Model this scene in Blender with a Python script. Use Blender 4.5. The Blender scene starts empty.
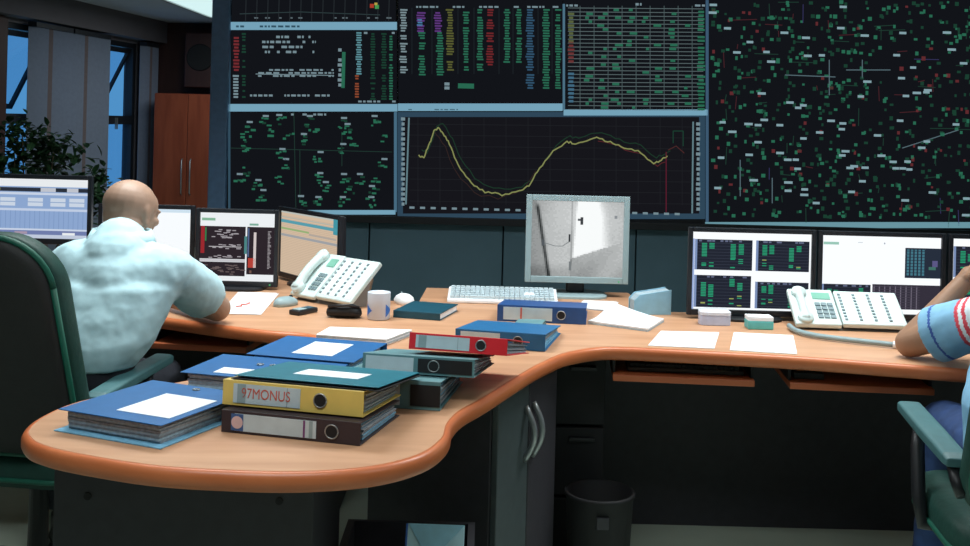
import bpy, bmesh, math, random
from mathutils import Vector, Matrix, Euler
random.seed(7)
PI = math.pi
scn = bpy.context.scene
COL = scn.collection
F = 1100.0; CX = 485.0; CY = 123.0; CAMZ = 1.40; ROLL = 0.025
CR, SR = math.cos(ROLL), math.sin(ROLL)

def ray(px, py):
    a, b = px - CX, py - CY
    return (a * CR + b * SR) / F, (-a * SR + b * CR) / F
def atz(px, py, z):
    u, v = ray(px, py); Y = (CAMZ - z) / v
    return Vector((u * Y, Y, z))
def aty(px, py, Y):
    u, v = ray(px, py)
    return Vector((u * Y, Y, CAMZ - v * Y))

# ------------------------------------------------------------------ materials
def lin(c):
    return tuple(((x / 255) / 12.92 if x / 255 <= .04045 else ((x / 255 + .055) / 1.055) ** 2.4) for x in c[:3]) + (1.0,)
MATS = {}
def mat(name, c, rough=.6, metal=0.0, var=.08, scale=30.0, bump=0.0, bscale=200.0, spec=.5, sheen=0.0):
    if name in MATS: return MATS[name]
    m = bpy.data.materials.new(name); m.use_nodes = True
    nt = m.node_tree; b = nt.nodes['Principled BSDF']
    b.inputs['Roughness'].default_value = rough; b.inputs['Metallic'].default_value = metal
    b.inputs['Specular IOR Level'].default_value = spec
    if sheen: b.inputs['Sheen Weight'].default_value = sheen
    tc = nt.nodes.new('ShaderNodeTexCoord')
    n = nt.nodes.new('ShaderNodeTexNoise'); n.inputs['Scale'].default_value = scale; n.inputs['Detail'].default_value = 4
    nt.links.new(tc.outputs['Object'], n.inputs['Vector'])
    r = nt.nodes.new('ShaderNodeValToRGB'); L = lin(c)
    r.color_ramp.elements[0].position = .3; r.color_ramp.elements[1].position = .7
    r.color_ramp.elements[0].color = tuple(x * (1 - var) for x in L[:3]) + (1,)
    r.color_ramp.elements[1].color = tuple(min(1, x * (1 + var)) for x in L[:3]) + (1,)
    nt.links.new(n.outputs['Fac'], r.inputs['Fac']); nt.links.new(r.outputs['Color'], b.inputs['Base Color'])
    if bump:
        n2 = nt.nodes.new('ShaderNodeTexNoise'); n2.inputs['Scale'].default_value = bscale; n2.inputs['Detail'].default_value = 3
        bp = nt.nodes.new('ShaderNodeBump'); bp.inputs['Strength'].default_value = bump; bp.inputs['Distance'].default_value = .01
        nt.links.new(tc.outputs['Object'], n2.inputs['Vector']); nt.links.new(n2.outputs['Fac'], bp.inputs['Height'])
        nt.links.new(bp.outputs['Normal'], b.inputs['Normal'])
    MATS[name] = m; return m
def wood(name, c1, c2, rough=.4, stretch=(2, 30, 30), scale=1.0, spec=.5):
    m = bpy.data.materials.new(name); m.use_nodes = True; nt = m.node_tree; b = nt.nodes['Principled BSDF']
    b.inputs['Roughness'].default_value = rough; b.inputs['Specular IOR Level'].default_value = spec
    tc = nt.nodes.new('ShaderNodeTexCoord'); mp = nt.nodes.new('ShaderNodeMapping'); mp.inputs['Scale'].default_value = stretch
    n = nt.nodes.new('ShaderNodeTexNoise'); n.inputs['Scale'].default_value = scale; n.inputs['Detail'].default_value = 6; n.inputs['Distortion'].default_value = .6
    r = nt.nodes.new('ShaderNodeValToRGB'); r.color_ramp.elements[0].position = .32; r.color_ramp.elements[1].position = .68
    r.color_ramp.elements[0].color = lin(c1); r.color_ramp.elements[1].color = lin(c2)
    nt.links.new(tc.outputs['Object'], mp.inputs['Vector']); nt.links.new(mp.outputs['Vector'], n.inputs['Vector'])
    nt.links.new(n.outputs['Fac'], r.inputs['Fac']); nt.links.new(r.outputs['Color'], b.inputs['Base Color'])
    MATS[name] = m; return m
EM = {}
def emit(c, s=1.0):
    k = (tuple(c), s)
    if k in EM: return EM[k]
    m = bpy.data.materials.new('glow_%d_%d_%d' % tuple(c[:3])); m.use_nodes = True; nt = m.node_tree
    nt.nodes.clear(); o = nt.nodes.new('ShaderNodeOutputMaterial'); e = nt.nodes.new('ShaderNodeEmission')
    e.inputs['Color'].default_value = lin(c); e.inputs['Strength'].default_value = s
    nt.links.new(e.outputs[0], o.inputs[0]); EM[k] = m; return m
def glass_mat():
    m = bpy.data.materials.new('window_glass'); m.use_nodes = True; nt = m.node_tree; nt.nodes.clear()
    o = nt.nodes.new('ShaderNodeOutputMaterial'); t = nt.nodes.new('ShaderNodeBsdfTransparent'); g = nt.nodes.new('ShaderNodeBsdfGlossy')
    t.inputs['Color'].default_value = (.9, .95, 1, 1); g.inputs['Roughness'].default_value = .05
    mx = nt.nodes.new('ShaderNodeMixShader'); mx.inputs[0].default_value = .06
    nt.links.new(t.outputs[0], mx.inputs[1]); nt.links.new(g.outputs[0], mx.inputs[2]); nt.links.new(mx.outputs[0], o.inputs[0])
    return m

M_TOP = wood('desk_laminate', (192, 142, 108), (208, 160, 124), .42, (3, 22, 22))
M_EDGE = wood('desk_edging', (196, 106, 62), (210, 122, 76), .35, (6, 6, 20))
M_TRAY = wood('tray_wood', (176, 92, 56), (192, 106, 66), .4, (3, 25, 25))
M_CARC = mat('carcass_dark', (52, 52, 58), .55, var=.12)
M_CARC2 = mat('carcass_grey', (74, 84, 86), .5, var=.08)
M_DOOR = mat('door_dark', (62, 60, 66), .5)
M_STEEL = mat('brushed_steel', (165, 170, 172), .35, .7)
M_BLACK = mat('black_plastic', (24, 26, 30), .45)
M_BLACK2 = mat('black_matt', (18, 19, 22), .7)
M_BEZ = mat('bezel_black', (22, 27, 34), .4)
M_SILV = mat('silver_plastic', (150, 172, 176), .45, 0.0, .02)
M_WHITEP = mat('white_paper', (238, 242, 246), .7, var=.03)
M_PAPER2 = mat('page_edges', (176, 196, 206), .8, var=.16, scale=120)
M_PAPERB = mat('page_edges_blue', (120, 176, 206), .8, var=.16, scale=120)
M_PAPERG = mat('page_edges_grey', (160, 168, 176), .8, var=.2, scale=120)
M_PHONE = mat('phone_shell', (206, 222, 220), .45, var=.04)
M_PHONE2 = mat('phone_keys', (120, 140, 146), .5)
M_PHONEG = mat('phone_lcd', (120, 178, 158), .3)
M_STAND = mat('phone_underside', (120, 116, 112), .6)  # darker grey than the shell, used on the stand
M_BLUE = mat('folder_blue', (20, 96, 156), .5, var=.06)
M_TEAL = mat('folder_teal', (16, 112, 130), .45, var=.06)
M_GREYT = mat('folder_grey_teal', (98, 140, 146), .5, var=.1)
M_YEL = mat('binder_yellow', (236, 204, 108), .45, var=.04)
M_BROWN = mat('binder_dark', (52, 42, 48), .5)
M_RED = mat('binder_red', (232, 40, 52), .45, var=.05)
M_NAVY = mat('binder_navy', (32, 78, 138), .5)
M_AZURE = mat('binder_azure', (24, 100, 150), .5)
M_LABEL = mat('label_paper', (196, 212, 218), .7, var=.06)
M_LABEL2 = mat('label_grey', (150, 170, 174), .7, var=.06)
M_DTEAL = mat('notebook_teal', (18, 74, 92), .5)
M_SKIN = mat('skin', (168, 136, 116), .5, var=.06, scale=25, bump=.05, bscale=120)
M_SKIN2 = mat('skin_tan', (152, 116, 92), .5, var=.06, scale=25, bump=.05, bscale=120)
M_LIP = mat('lips', (160, 98, 90), .5)
M_EYE = mat('eye_dark', (40, 32, 28), .2)
M_SHIRT = mat('shirt_pale', (186, 220, 228), .8, var=.04, scale=40, bump=.12, bscale=16)
M_TSH = mat('tshirt_blue', (132, 182, 214), .85, var=.05, bump=.3, bscale=16)
M_TSHW = mat('tshirt_white', (222, 232, 238), .85, var=.03)
M_TSHR = mat('tshirt_red', (214, 70, 84), .85)
M_TSHB = mat('tshirt_navy', (58, 92, 168), .85)
M_TROU = mat('trousers_dark', (30, 34, 44), .85)
M_JEAN = mat('jeans_blue', (40, 66, 112), .85, var=.25, scale=18)
M_SHOE = mat('shoe_black', (22, 20, 20), .4)
M_HAIR = mat('hair_dark', (34, 28, 26), .7)
M_CHAIR = mat('chair_cushion', (16, 62, 54), .6, var=.12, bump=.15, bscale=60)
M_CHAIRB = mat('chair_rear', (34, 36, 36), .7, var=.1, bump=.1, bscale=80)
M_PIPE = mat('chair_piping', (18, 92, 74), .5)
M_ARM = mat('chair_arm_pad', (70, 112, 116), .5)
M_PANEL = mat('cladding_slate', (82, 112, 126), .55, var=.06, scale=4)
M_VWF = mat('wall_frame_blue', (112, 146, 186), .4)
M_VWD = mat('wall_bezel_dark', (22, 26, 32), .5)
M_FLOOR = mat('floor_lino', (186, 200, 184), .45, var=.06, scale=6)
M_WALL = mat('plaster_grey', (104, 98, 104), .85, var=.05, scale=3)
M_CEIL = mat('ceiling_paint', (186, 188, 202), .9, var=.04, scale=3)
M_WOODR = wood('wood_reddish', (134, 62, 40), (154, 76, 50), .4, (14, 14, 2))
M_WOODD = wood('wood_dark', (58, 34, 34), (70, 42, 40), .5, (14, 14, 2))
M_FRAME = mat('frame_dark', (34, 38, 46), .5)
M_BLIND = mat('blind_fabric', (122, 130, 150), .9, var=.05)
M_BLIND2 = mat('blind_fabric_brown', (112, 98, 100), .9, var=.05)
M_LEAF = mat('leaf_green', (46, 84, 52), .5, var=.35, scale=12)
M_STEM = mat('plant_stem', (70, 62, 40), .7)
M_POT = mat('pot_terracotta', (120, 84, 68), .7)
M_SOIL = mat('soil', (40, 32, 26), .9)
M_INK = mat('ink_red', (206, 96, 78), .7)
M_MUGB = mat('mug_blue', (60, 116, 200), .4)
M_MUG = mat('mug_white', (206, 214, 226), .35, var=.03)
M_GLASS = glass_mat()

# ------------------------------------------------------------------ mesh builder
class MB:
    def __init__(s): s.v = []; s.f = []; s.mi = []; s.cur = 0
    def add(s, vs, fs):
        o = len(s.v); s.v += [tuple(v) for v in vs]
        for f in fs: s.f.append([i + o for i in f]); s.mi.append(s.cur)
        return s
    def box(s, x0, x1, y0, y1, z0, z1, M=None):
        vs = [Vector((x, y, z)) for z in (z0, z1) for y in (y0, y1) for x in (x0, x1)]
        if M is not None: vs = [M @ v for v in vs]
        return s.add(vs, [(0, 2, 3, 1), (4, 5, 7, 6), (0, 1, 5, 4), (1, 3, 7, 5), (3, 2, 6, 7), (2, 0, 4, 6)])
    def frus(s, a, b, ra, rb, n=16, capa=True, capb=True):
        a, b = Vector(a), Vector(b); d = (b - a).normalized()
        x = d.orthogonal().normalized(); y = d.cross(x)
        vs = [a + (x * math.cos(2 * PI * i / n) + y * math.sin(2 * PI * i / n)) * ra for i in range(n)]
        vs += [b + (x * math.cos(2 * PI * i / n) + y * math.sin(2 * PI * i / n)) * rb for i in range(n)]
        fs = [(i, (i + 1) % n, n + (i + 1) % n, n + i) for i in range(n)]
        if capa: fs.append(tuple(reversed(range(n))))
        if capb: fs.append(tuple(range(n, 2 * n)))
        return s.add(vs, fs)
    def ell(s, c, r, R=None, n=16, m=10):
        c = Vector(c); vs = []
        if not hasattr(r, '__len__'): r = (r, r, r)
        vs.append(Vector((0, 0, -r[2])))
        for j in range(1, m):
            t = -PI / 2 + PI * j / m
            for i in range(n):
                p = 2 * PI * i / n
                vs.append(Vector((r[0] * math.cos(t) * math.cos(p), r[1] * math.cos(t) * math.sin(p), r[2] * math.sin(t))))
        vs.append(Vector((0, 0, r[2])))
        if R is not None: vs = [R @ v for v in vs]
        vs = [v + c for v in vs]; fs = []
        for i in range(n): fs.append((0, 1 + (i + 1) % n, 1 + i))
        for j in range(m - 2):
            for i in range(n):
                a = 1 + j * n + i; b = 1 + j * n + (i + 1) % n
                fs.append((a, b, b + n, a + n))
        L = len(vs) - 1; o = 1 + (m - 2) * n
        for i in range(n): fs.append((o + i, o + (i + 1) % n, L))
        return s.add(vs, fs)
    def cap(s, a, b, ra, rb, sa=True, sb=True, n=18):
        s.frus(a, b, ra, rb, n)
        if sa: s.ell(a, ra, n=n)
        if sb: s.ell(b, rb, n=n)
        return s
    def chain(s, pts, rs, n=14):
        for i in range(len(pts) - 1): s.cap(pts[i], pts[i + 1], rs[i], rs[i + 1], n=n)
        return s
    def loft(s, rings, n=28, e=2.0):   # (centre, right axis, forward axis, rx, ry)
        vs = []
        for c, ax, ay, rx, ry in rings:
            c, ax, ay = Vector(c), Vector(ax), Vector(ay)
            for i in range(n):
                p = 2 * PI * i / n; ca, sa = math.cos(p), math.sin(p)
                vs.append(c + ax * rx * math.copysign(abs(ca) ** (2 / e), ca) + ay * ry * math.copysign(abs(sa) ** (2 / e), sa))
        fs = []
        for k in range(len(rings) - 1):
            for i in range(n):
                j = (i + 1) % n; fs.append((k * n + i, k * n + j, (k + 1) * n + j, (k + 1) * n + i))
        fs.append(tuple(reversed(range(n)))); fs.append(tuple(range((len(rings) - 1) * n, len(rings) * n)))
        return s.add(vs, fs)
    def tube(s, pts, r, n=8):
        pts = [Vector(p) for p in pts]
        up = None; vs = []; N = len(pts)
        for k, p in enumerate(pts):
            d = (pts[min(k + 1, N - 1)] - pts[max(k - 1, 0)]).normalized()
            if up is None: up = d.orthogonal().normalized()
            else: up = (up - d * up.dot(d)).normalized()
            w = d.cross(up); rr = r[k] if hasattr(r, '__len__') else r
            vs += [p + (up * math.cos(2 * PI * i / n) + w * math.sin(2 * PI * i / n)) * rr for i in range(n)]
        fs = []
        for k in range(N - 1):
            for i in range(n):
                j = (i + 1) % n; fs.append((k * n + i, k * n + j, (k + 1) * n + j, (k + 1) * n + i))
        fs.append(tuple(reversed(range(n)))); fs.append(tuple(range((N - 1) * n, N * n)))
        return s.add(vs, fs)
    def prism(s, poly, z0, z1):
        n = len(poly); vs = [Vector((p[0], p[1], z0)) for p in poly] + [Vector((p[0], p[1], z1)) for p in poly]
        fs = [(i, (i + 1) % n, n + (i + 1) % n, n + i) for i in range(n)] + [tuple(reversed(range(n))), tuple(range(n, 2 * n))]
        return s.add(vs, fs)
    def quad(s, a, b, c, d): return s.add([a, b, c, d], [(0, 1, 2, 3)])
    def mesh(s, name, mats=None):
        me = bpy.data.meshes.new(name); me.from_pydata(s.v, [], s.f)
        for m in (mats or []): me.materials.append(m)
        if mats: me.polygons.foreach_set('material_index', s.mi)
        me.update(); return me
    def build(s, name, mats, parent=None, bevel=0.0, smooth=False, seg=2, loc=None, rz=0.0):
        if not isinstance(mats, (list, tuple)): mats = [mats]
        me = s.mesh(name, mats)
        bm = bmesh.new(); bm.from_mesh(me); bmesh.ops.recalc_face_normals(bm, faces=bm.faces); bm.to_mesh(me); bm.free()
        o = bpy.data.objects.new(name, me); COL.objects.link(o)
        if parent is not None: o.parent = parent
        if loc is not None: o.location = loc
        o.rotation_euler.z = rz
        if bevel:
            b = o.modifiers.new('bevel', 'BEVEL'); b.width = bevel; b.segments = seg; b.limit_method = 'ANGLE'; b.angle_limit = math.radians(40)
            b.harden_normals = False
        if smooth:
            me.polygons.foreach_set('use_smooth', [True] * len(me.polygons))
        return o
def tag(o, label, cat, group=None, kind=None):
    if label: o['label'] = label
    if cat: o['category'] = cat
    if group: o['group'] = group
    if kind: o['kind'] = kind
    return o
def thing(name, label, cat, loc=(0, 0, 0), rz=0.0, group=None):
    o = bpy.data.objects.new(name, None); o.empty_display_size = .1; COL.objects.link(o)
    o.location = loc; o.rotation_euler = (0, 0, rz)
    return tag(o, label, cat, group)
def struct(o): o['kind'] = 'structure'; return o
def sub(parent, name, mats, mb, **k): return mb.build(name, mats, parent, **k)
def text_mesh(txt, size, m, parent, name, M):
    cu = bpy.data.curves.new(name, 'FONT'); cu.body = txt; cu.size = size; cu.align_x = 'CENTER'; cu.align_y = 'CENTER'; cu.extrude = .0002
    t = bpy.data.objects.new(name + '_tmp', cu); COL.objects.link(t)
    me = bpy.data.meshes.new_from_object(t.evaluated_get(bpy.context.evaluated_depsgraph_get()))
    bpy.data.objects.remove(t); me.materials.clear(); me.materials.append(m); me.transform(M); me.name = name
    o = bpy.data.objects.new(name, me); COL.objects.link(o); o.parent = parent; return o

# ------------------------------------------------------------------ room
def wl(Y, z, off=0.0):              # a point on the window wall; off = distance into the room
    return Vector((-5.0375 + .105 * Y + off * .9945, Y - off * .1044, z))
H = 2.44; YB = 12.35; XR = 4.6; YF = -2.6
xl0, xl1 = wl(YF, 0).x, wl(YB, 0).x
mb = MB(); mb.prism([(xl0 - .2, YF - .1), (XR + .1, YF - .1), (XR + .1, YB + .1), (xl1 - .2, YB + .1)], -.1, 0)
struct(mb.build('floor', M_FLOOR))
mb = MB(); mb.prism([(xl0 - .2, YF - .1), (XR + .1, YF - .1), (XR + .1, YB + .1), (xl1 - .2, YB + .1)], H, H + .1)
struct(mb.build('ceiling', M_CEIL))
mb = MB(); mb.box(xl1 - .2, XR + .1, YB, YB + .1, 0, H); struct(mb.build('wall_back', M_WOODD))
mb = MB(); mb.box(XR, XR + .1, YF, YB, 0, H); struct(mb.build('wall_right', M_WALL))
mb = MB(); mb.box(xl0 - .2, XR, YF - .1, YF, 0, H); struct(mb.build('wall_front', M_WALL))
WIN = [(9.26, 10.15), (11.0, 11.93)]; WZ0, WZ1 = .5, 2.16
def wseg(mb, y0, y1, z0, z1, o0=-.15, o1=0.0):
    vs = [wl(y, z, o) for z in (z0, z1) for y in (y0, y1) for o in (o0, o1)]
    mb.add(vs, [(0, 1, 3, 2), (4, 6, 7, 5), (0, 4, 5, 1), (1, 5, 7, 3), (3, 7, 6, 2), (2, 6, 4, 0)])
mb = MB()
ys = [YF] + [y for w in WIN for y in w] + [YB]
for i in range(0, len(ys), 2): wseg(mb, ys[i], ys[i + 1], 0, H)
for a, b in WIN: wseg(mb, a, b, 0, WZ0); wseg(mb, a, b, WZ1, H)
struct(mb.build('wall_left', M_WALL))
mb = MB(); wseg(mb, 4.0, YB - .01, 2.2, H - .001, .001, .16); struct(mb.build('trim_1', M_WALL))
mb = MB(); wseg(mb, 9.05, 9.25, 0.0, 2.19, .002, .04); struct(mb.build('trim_2', M_WOODD))
for k, (a, b) in enumerate(WIN):
    fr = MB()
    for (y0, y1, z0, z1) in ((a, a + .06, WZ0, WZ1), (b - .07, b, WZ0, WZ1), (a, b, WZ0, WZ0 + .06), (a, b, WZ1 - .05, WZ1), (a + .06, b - .07, 1.29, 1.38)):
        wseg(fr, y0, y1, z0, z1, -.10, -.02)
    root = fr.build('window_%d' % (k + 1), M_FRAME); struct(root)
    g = MB(); wseg(g, a + .06, b - .07, WZ0 + .06, 1.29, -.065, -.055); sub(root, 'pane', M_GLASS, g)
    # awning sash, hung at the top and pushed outwards at the bottom
    s = MB(); zt, zb, out = WZ1 - .06, 1.42, .34
    def sp(y, t, th): # t 0 top ..1 bottom
        return wl(y, zt + (zb - zt) * t, -.06 - out * t + th)
    def bar(mb_, y0, y1, t0, t1, th=.03):
        vs = [sp(y, t, o) for t in (t0, t1) for y in (y0, y1) for o in (0, th)]
        mb_.add(vs, [(0, 1, 3, 2), (4, 6, 7, 5), (0, 4, 5, 1), (1, 5, 7, 3), (3, 7, 6, 2), (2, 6, 4, 0)])
    A, B = a + .07, b - .08
    for q in ((A, A + .05, 0, 1), (B - .05, B, 0, 1), (A, B, .0, .07), (A, B, .93, 1)): bar(s, *q)
    so = sub(root, 'sash', M_FRAME, s)
    g = MB(); bar(g, A + .05, B - .05, .07, .93, .008); sub(so, 'sash_pane', M_GLASS, g)
    sub(root, 'handle', M_STEEL, (lambda m: (wseg(m, (a + b) / 2 - .01, (a + b) / 2 + .01, 1.24, 1.36, -.02, .005), m)[1])(MB()))
def blind(y0, y1, n, label, m, slant=.55):
    r = thing('vertical_blind', label, 'blind', wl((y0 + y1) / 2, 0, .09), 0, 'vertical blinds on the window wall')
    base = r.location.copy()
    mb = MB()
    for i in range(n):
        y = y0 + (y1 - y0) * (i + .5) / n; w = (y1 - y0) / n * .62; t = .03
        p0, p1 = wl(y - w, 0, .09 - t), wl(y + w, 0, .09 + t)
        mb.cur = 0 if i not in (n // 3,) else 1
        d = (p1 - p0); nn = Vector((-d.y, d.x, 0)).normalized() * .002
        P = [p0 - nn - base, p1 - nn - base, p1 + nn - base, p0 + nn - base]
        mb.prism([(p.x, p.y) for p in P], .12, 2.14)
    sub(r, 'slats', [m, M_BLIND2], mb)
    hb = MB(); vs = [wl(y, z, o) - base for z in (2.14, 2.18) for y in (y0, y1) for o in (.05, .13)]
    hb.add(vs, [(0, 1, 3, 2), (4, 6, 7, 5), (0, 4, 5, 1), (1, 5, 7, 3), (3, 7, 6, 2), (2, 6, 4, 0)])
    sub(r, 'head_rail', M_FRAME, hb); return r
blind(9.55, 10.22, 9, 'grey vertical blind beside the leftmost window pane', M_BLIND)
blind(10.25, 11.0, 11, 'grey vertical blind just left of the second window', M_BLIND)
blind(11.86, 12.2, 6, 'narrow bunched vertical blind in the corner behind the wooden cabinet', M_BLIND)

# wooden cabinet in the corner
p0 = aty(155, 93, 11.7); zc = p0.z
cab = thing('cabinet', 'reddish brown wooden cabinet with two long bar handles', 'cabinet', (p0.x + .36, 11.93, 0))
w2 = .36
sub(cab, 'body', M_WOODR, MB().box(-w2, w2, -.23, .23, 0, zc), bevel=.004)
for s in (-1, 1):
    d = sub(cab, 'door', M_WOODR, MB().box(*(sorted((s * .003, s * (w2 - .004)))), -.252, -.231, .06, zc - .01), bevel=.003)
    sub(d, 'handle', M_STEEL, MB().tube([(s * .045, -.252, .56), (s * .045, -.285, .58), (s * .045, -.285, .92), (s * .045, -.252, .94)], .007, 8), smooth=True)
c = aty(199, 60, 12.05)
sp = thing('wall_speaker', 'dark round-fronted speaker box above the wooden cabinet', 'speaker', (c.x, 12.19, c.z))
sub(sp, 'housing', M_WOODD, MB().box(-.17, .17, -.1, .15, -.3, .3), bevel=.01)
sub(sp, 'grille', M_BLACK2, MB().frus((0, -.1, .03), (0, -.115, .03), .15, .14, 28), smooth=False)

# lit ceiling panels and office ceiling lamps
def ceiling_light(label, x, y, w, l, power, em, spread=2.6, cc=(.95, 1, 1), emc=(214, 244, 244)):
    r = thing('ceiling_light', label, 'ceiling light', (x, y, H), 0, 'ceiling lights')
    f = MB(); t = .03
    f.box(-w / 2 - t, -w / 2, -l / 2 - t, l / 2 + t, -.03, -.001); f.box(w / 2, w / 2 + t, -l / 2 - t, l / 2 + t, -.03, -.001)
    f.box(-w / 2, w / 2, -l / 2 - t, -l / 2, -.03, -.001); f.box(-w / 2, w / 2, l / 2, l / 2 + t, -.03, -.001)
    sub(r, 'frame', M_STEEL, f)
    sub(r, 'diffuser', emit(emc, em), MB().box(-w / 2, w / 2, -l / 2, l / 2, -.018, -.002))
    if power:
        ld = bpy.data.lights.new('lamp', 'AREA'); ld.shape = 'RECTANGLE'; ld.size = w * .95; ld.size_y = l * .95; ld.energy = power; ld.spread = spread; ld.color = cc
        lo = bpy.data.objects.new('lamp', ld); COL.objects.link(lo); lo.parent = r; lo.location = (0, 0, -.03)
    return r
ceiling_light('long glowing ceiling panel at the top left beside the video wall', -2.35, 9.9, 1.0, 2.9, 22, 1.0, 3.1)
ceiling_light('square ceiling lamp over the left end of the desk', -.85, 3.55, 1.2, .6, 30, 1.2)
ceiling_light('square ceiling lamp over the right desk', 1.15, 3.45, 1.2, .6, 29, 1.2)
ceiling_light('square ceiling lamp over the near end of the desk', -.6, 1.5, 1.2, .6, 15, 1.2)
ceiling_light('square ceiling lamp over the right chair', 1.6, 1.3, 1.2, .6, 8, 1.2)

# ------------------------------------------------------------------ video wall
VY = 6.6; K = VY / F
def W(px, py): 
    p = aty(px, py, VY); return p.x, p.z
vx0 = W(213, 110)[0]; vx1 = vx0 + 5.75; vzb = W(228, 209)[1] - .02; vzt = 2.36
vw = thing('video_wall', 'big black video wall of control room displays behind the desks', 'video wall', ((vx0 + vx1) / 2, VY, 0))
ox, oy = vw.location.x, VY
def vbox(mb, x0, x1, y0, y1, z0, z1): mb.box(x0 - ox, x1 - ox, y0 - oy, y1 - oy, z0, z1)
mb = MB(); vbox(mb, vx0, vx1, VY + .004, VY + .75, vzb, vzt); sub(vw, 'cabinet', M_VWD, mb)
mb = MB(); vbox(mb, vx0 - .012, vx0 + .095, VY - .04, VY + .76, .0, vzt + .02); sub(vw, 'side_frame', M_VWF, mb, bevel=.01)
mb = MB(); vbox(mb, vx0 + .095, vx1, VY - .03, VY + .004, vzb - .04, vzb + .004); sub(vw, 'lower_rail', M_VWD, mb, bevel=.004)
seams = [vx0 + .095, W(368, 250)[0], W(503, 250)[0], W(637, 250)[0], W(770, 250)[0], W(905, 250)[0], vx1]
for a, b in zip(seams[:-1], seams[1:]):
    mb = MB(); vbox(mb, a + .004, b - .004, VY + .05, VY + .09, .06, vzb - .041); sub(vw, 'base_panel', M_PANEL, mb, bevel=.004)
mb = MB(); vbox(mb, vx0 + .095, vx1, VY + .1, VY + .7, .0, vzb); sub(vw, 'plinth', M_BLACK2, mb)

class Disp:
    """a flat display: emissive marks drawn on a dark or light screen, in wall pixels"""
    def __init__(s): s.mb = MB(); s.cols = []; s.lay = 0
    def c(s, col):
        if col not in s.cols: s.cols.append(col)
        s.mb.cur = s.cols.index(col)
    def poly(s, pts, col, lay=1):
        s.c(col); y = -.004 - .0006 * lay
        s.mb.add([Vector((x - ox, y, z)) for x, z in pts], [tuple(range(len(pts)))])
    def rect(s, x0, y0, x1, y1, col, lay=1):
        s.poly([W(x0, y1), W(x1, y1), W(x1, y0), W(x0, y0)], col, lay)
    def dash(s, x, y, w, h, col, lay=2):
        X, Z = W(x, y); w *= K / 2; h *= K / 2
        s.poly([(X - w, Z - h), (X + w, Z - h), (X + w, Z + h), (X - w, Z + h)], col, lay)
    def line(s, pts, w, col, lay=2):
        P = [Vector(W(*p)) for p in pts]; w *= K / 2
        for a, b in zip(P[:-1], P[1:]):
            d = (b - a).normalized(); n = Vector((-d.y, d.x)) * w; e = d * w * .4
            s.poly([a - n - e, b - n + e, b + n + e, a + n - e], col, lay)
    def done(s, name): return s.mb.build(name, [emit(c) for c in s.cols], vw)
BG = (18, 20, 25); GR = (40, 104, 80); GR2 = (26, 62, 48); WT = (116, 138, 146); RD = (120, 40, 44); BAR = (116, 162, 184); YL = (150, 150, 70); BL = (70, 120, 160); PU = (92, 54, 122); GD = (46, 62, 64)
R = random.random
def texty(d, x0, x1, y, h, col, lay=2, gap=.3):
    x = x0
    while x < x1 - 1:
        w = min(2 + R() * 5, x1 - x)
        if R() > gap: d.dash(x + w / 2, y, w * .85, h, col, lay)
        x += w + .8
def column(d, x, w, y0, y1, step, col, p=.9, jit=0):
    y = y0
    while y < y1:
        if R() < p: d.dash(x + (R() - .5) * jit, y, w * (.6 + .5 * R()), step * .62, col)
        y += step
# A strip at the top left
d = Disp(); d.rect(232, -34, 396, 21.5, BG, 0)
for x in range(246, 394, 11): d.dash(x, 10, .7, 22, (40, 46, 50)); texty(d, x - 3, x + 3, 18, 1.4, (90, 104, 110))
d.dash(372, 6, 4, 4, (170, 60, 40)); d.dash(377, 7, 4, 4, (70, 150, 80)); d.dash(376, 4, 3, 2.5, (180, 160, 70)); d.line([(240, 14), (300, 12), (380, 15)], .8, GD)
d.done('display_window')
d = Disp(); d.rect(231, 22, 397, 30, BAR, 1); texty(d, 236, 300, 26.5, 2, (50, 80, 96), 2); d.done('title_bar')
# B table
d = Disp(); d.rect(231, 30.5, 397, 104, BG, 0)
for y in range(36, 52, 5): texty(d, 262 if y > 38 else 276, 316, y + 1, 2.4, WT)
for y in range(70, 78, 3): texty(d, 258, 334, y, 1.7, WT, gap=.35)
d.line([(256, 74), (334, 75.5)], .8, WT); texty(d, 250, 330, 95.5, 2, WT, gap=.4)
column(d, 236.5, 6, 38, 71, 3.2, (112, 42, 46)); column(d, 244, 4, 34, 100, 3, GR2, .6); column(d, 236, 7, 73, 100, 3, WT)
column(d, 359, 6, 33, 75, 2.4, (90, 140, 150)); column(d, 357, 4, 76, 98, 2.6, (136, 70, 46)); column(d, 373, 5, 34, 100, 2.6, GR2); column(d, 384, 5, 34, 100, 2.6, GR2); column(d, 391, 4, 34, 100, 2.6, GR)
d.dash(343.5, 70, 3.5, 36, GR); column(d, 340, 4, 50, 88, 5, WT); texty(d, 358, 396, 101.5, 1.8, WT); texty(d, 360, 395, 33, 2, WT)
d.done('display_window')
d = Disp(); d.rect(228.5, 104, 397.5, 111.5, BAR, 1); d.done('title_bar')
# C substation map
d = Disp(); d.rect(229, 112, 394, 210, BG, 0)
for (cx, cy) in ((250, 128), (247, 138), (245, 147), (265, 122), (272, 133), (281, 121), (289, 135), (281, 155), (287, 165), (280, 181), (310, 122), (314, 133), (306, 140), (319, 158), (319, 179), (325, 188), (346, 130), (353, 142), (342, 150), (343, 124), (376, 122), (383, 139), (383, 165), (376, 180), (374, 192), (345, 180), (350, 190), (360, 180), (258, 186), (240, 180), (318, 203), (303, 202), (344, 203), (372, 203), (262, 196), (246, 172)):
    for q in range(5):
        d.dash(cx + (R() - .5) * 9, cy + (R() - .5) * 9, 2 + R() * 3, 1.4 + R(), GR if R() < .75 else GR2)
    if R() < .75: d.dash(cx - 2 + R() * 4, cy - 6, 6, 2, WT)
for a in (((294, 112), (296, 208)), ((230, 148), (392, 152)), ((342, 132), (342, 166)), ((300, 150), (300, 200))): d.line([a[0], a[1]], .6, (34, 60, 52), 1)
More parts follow.
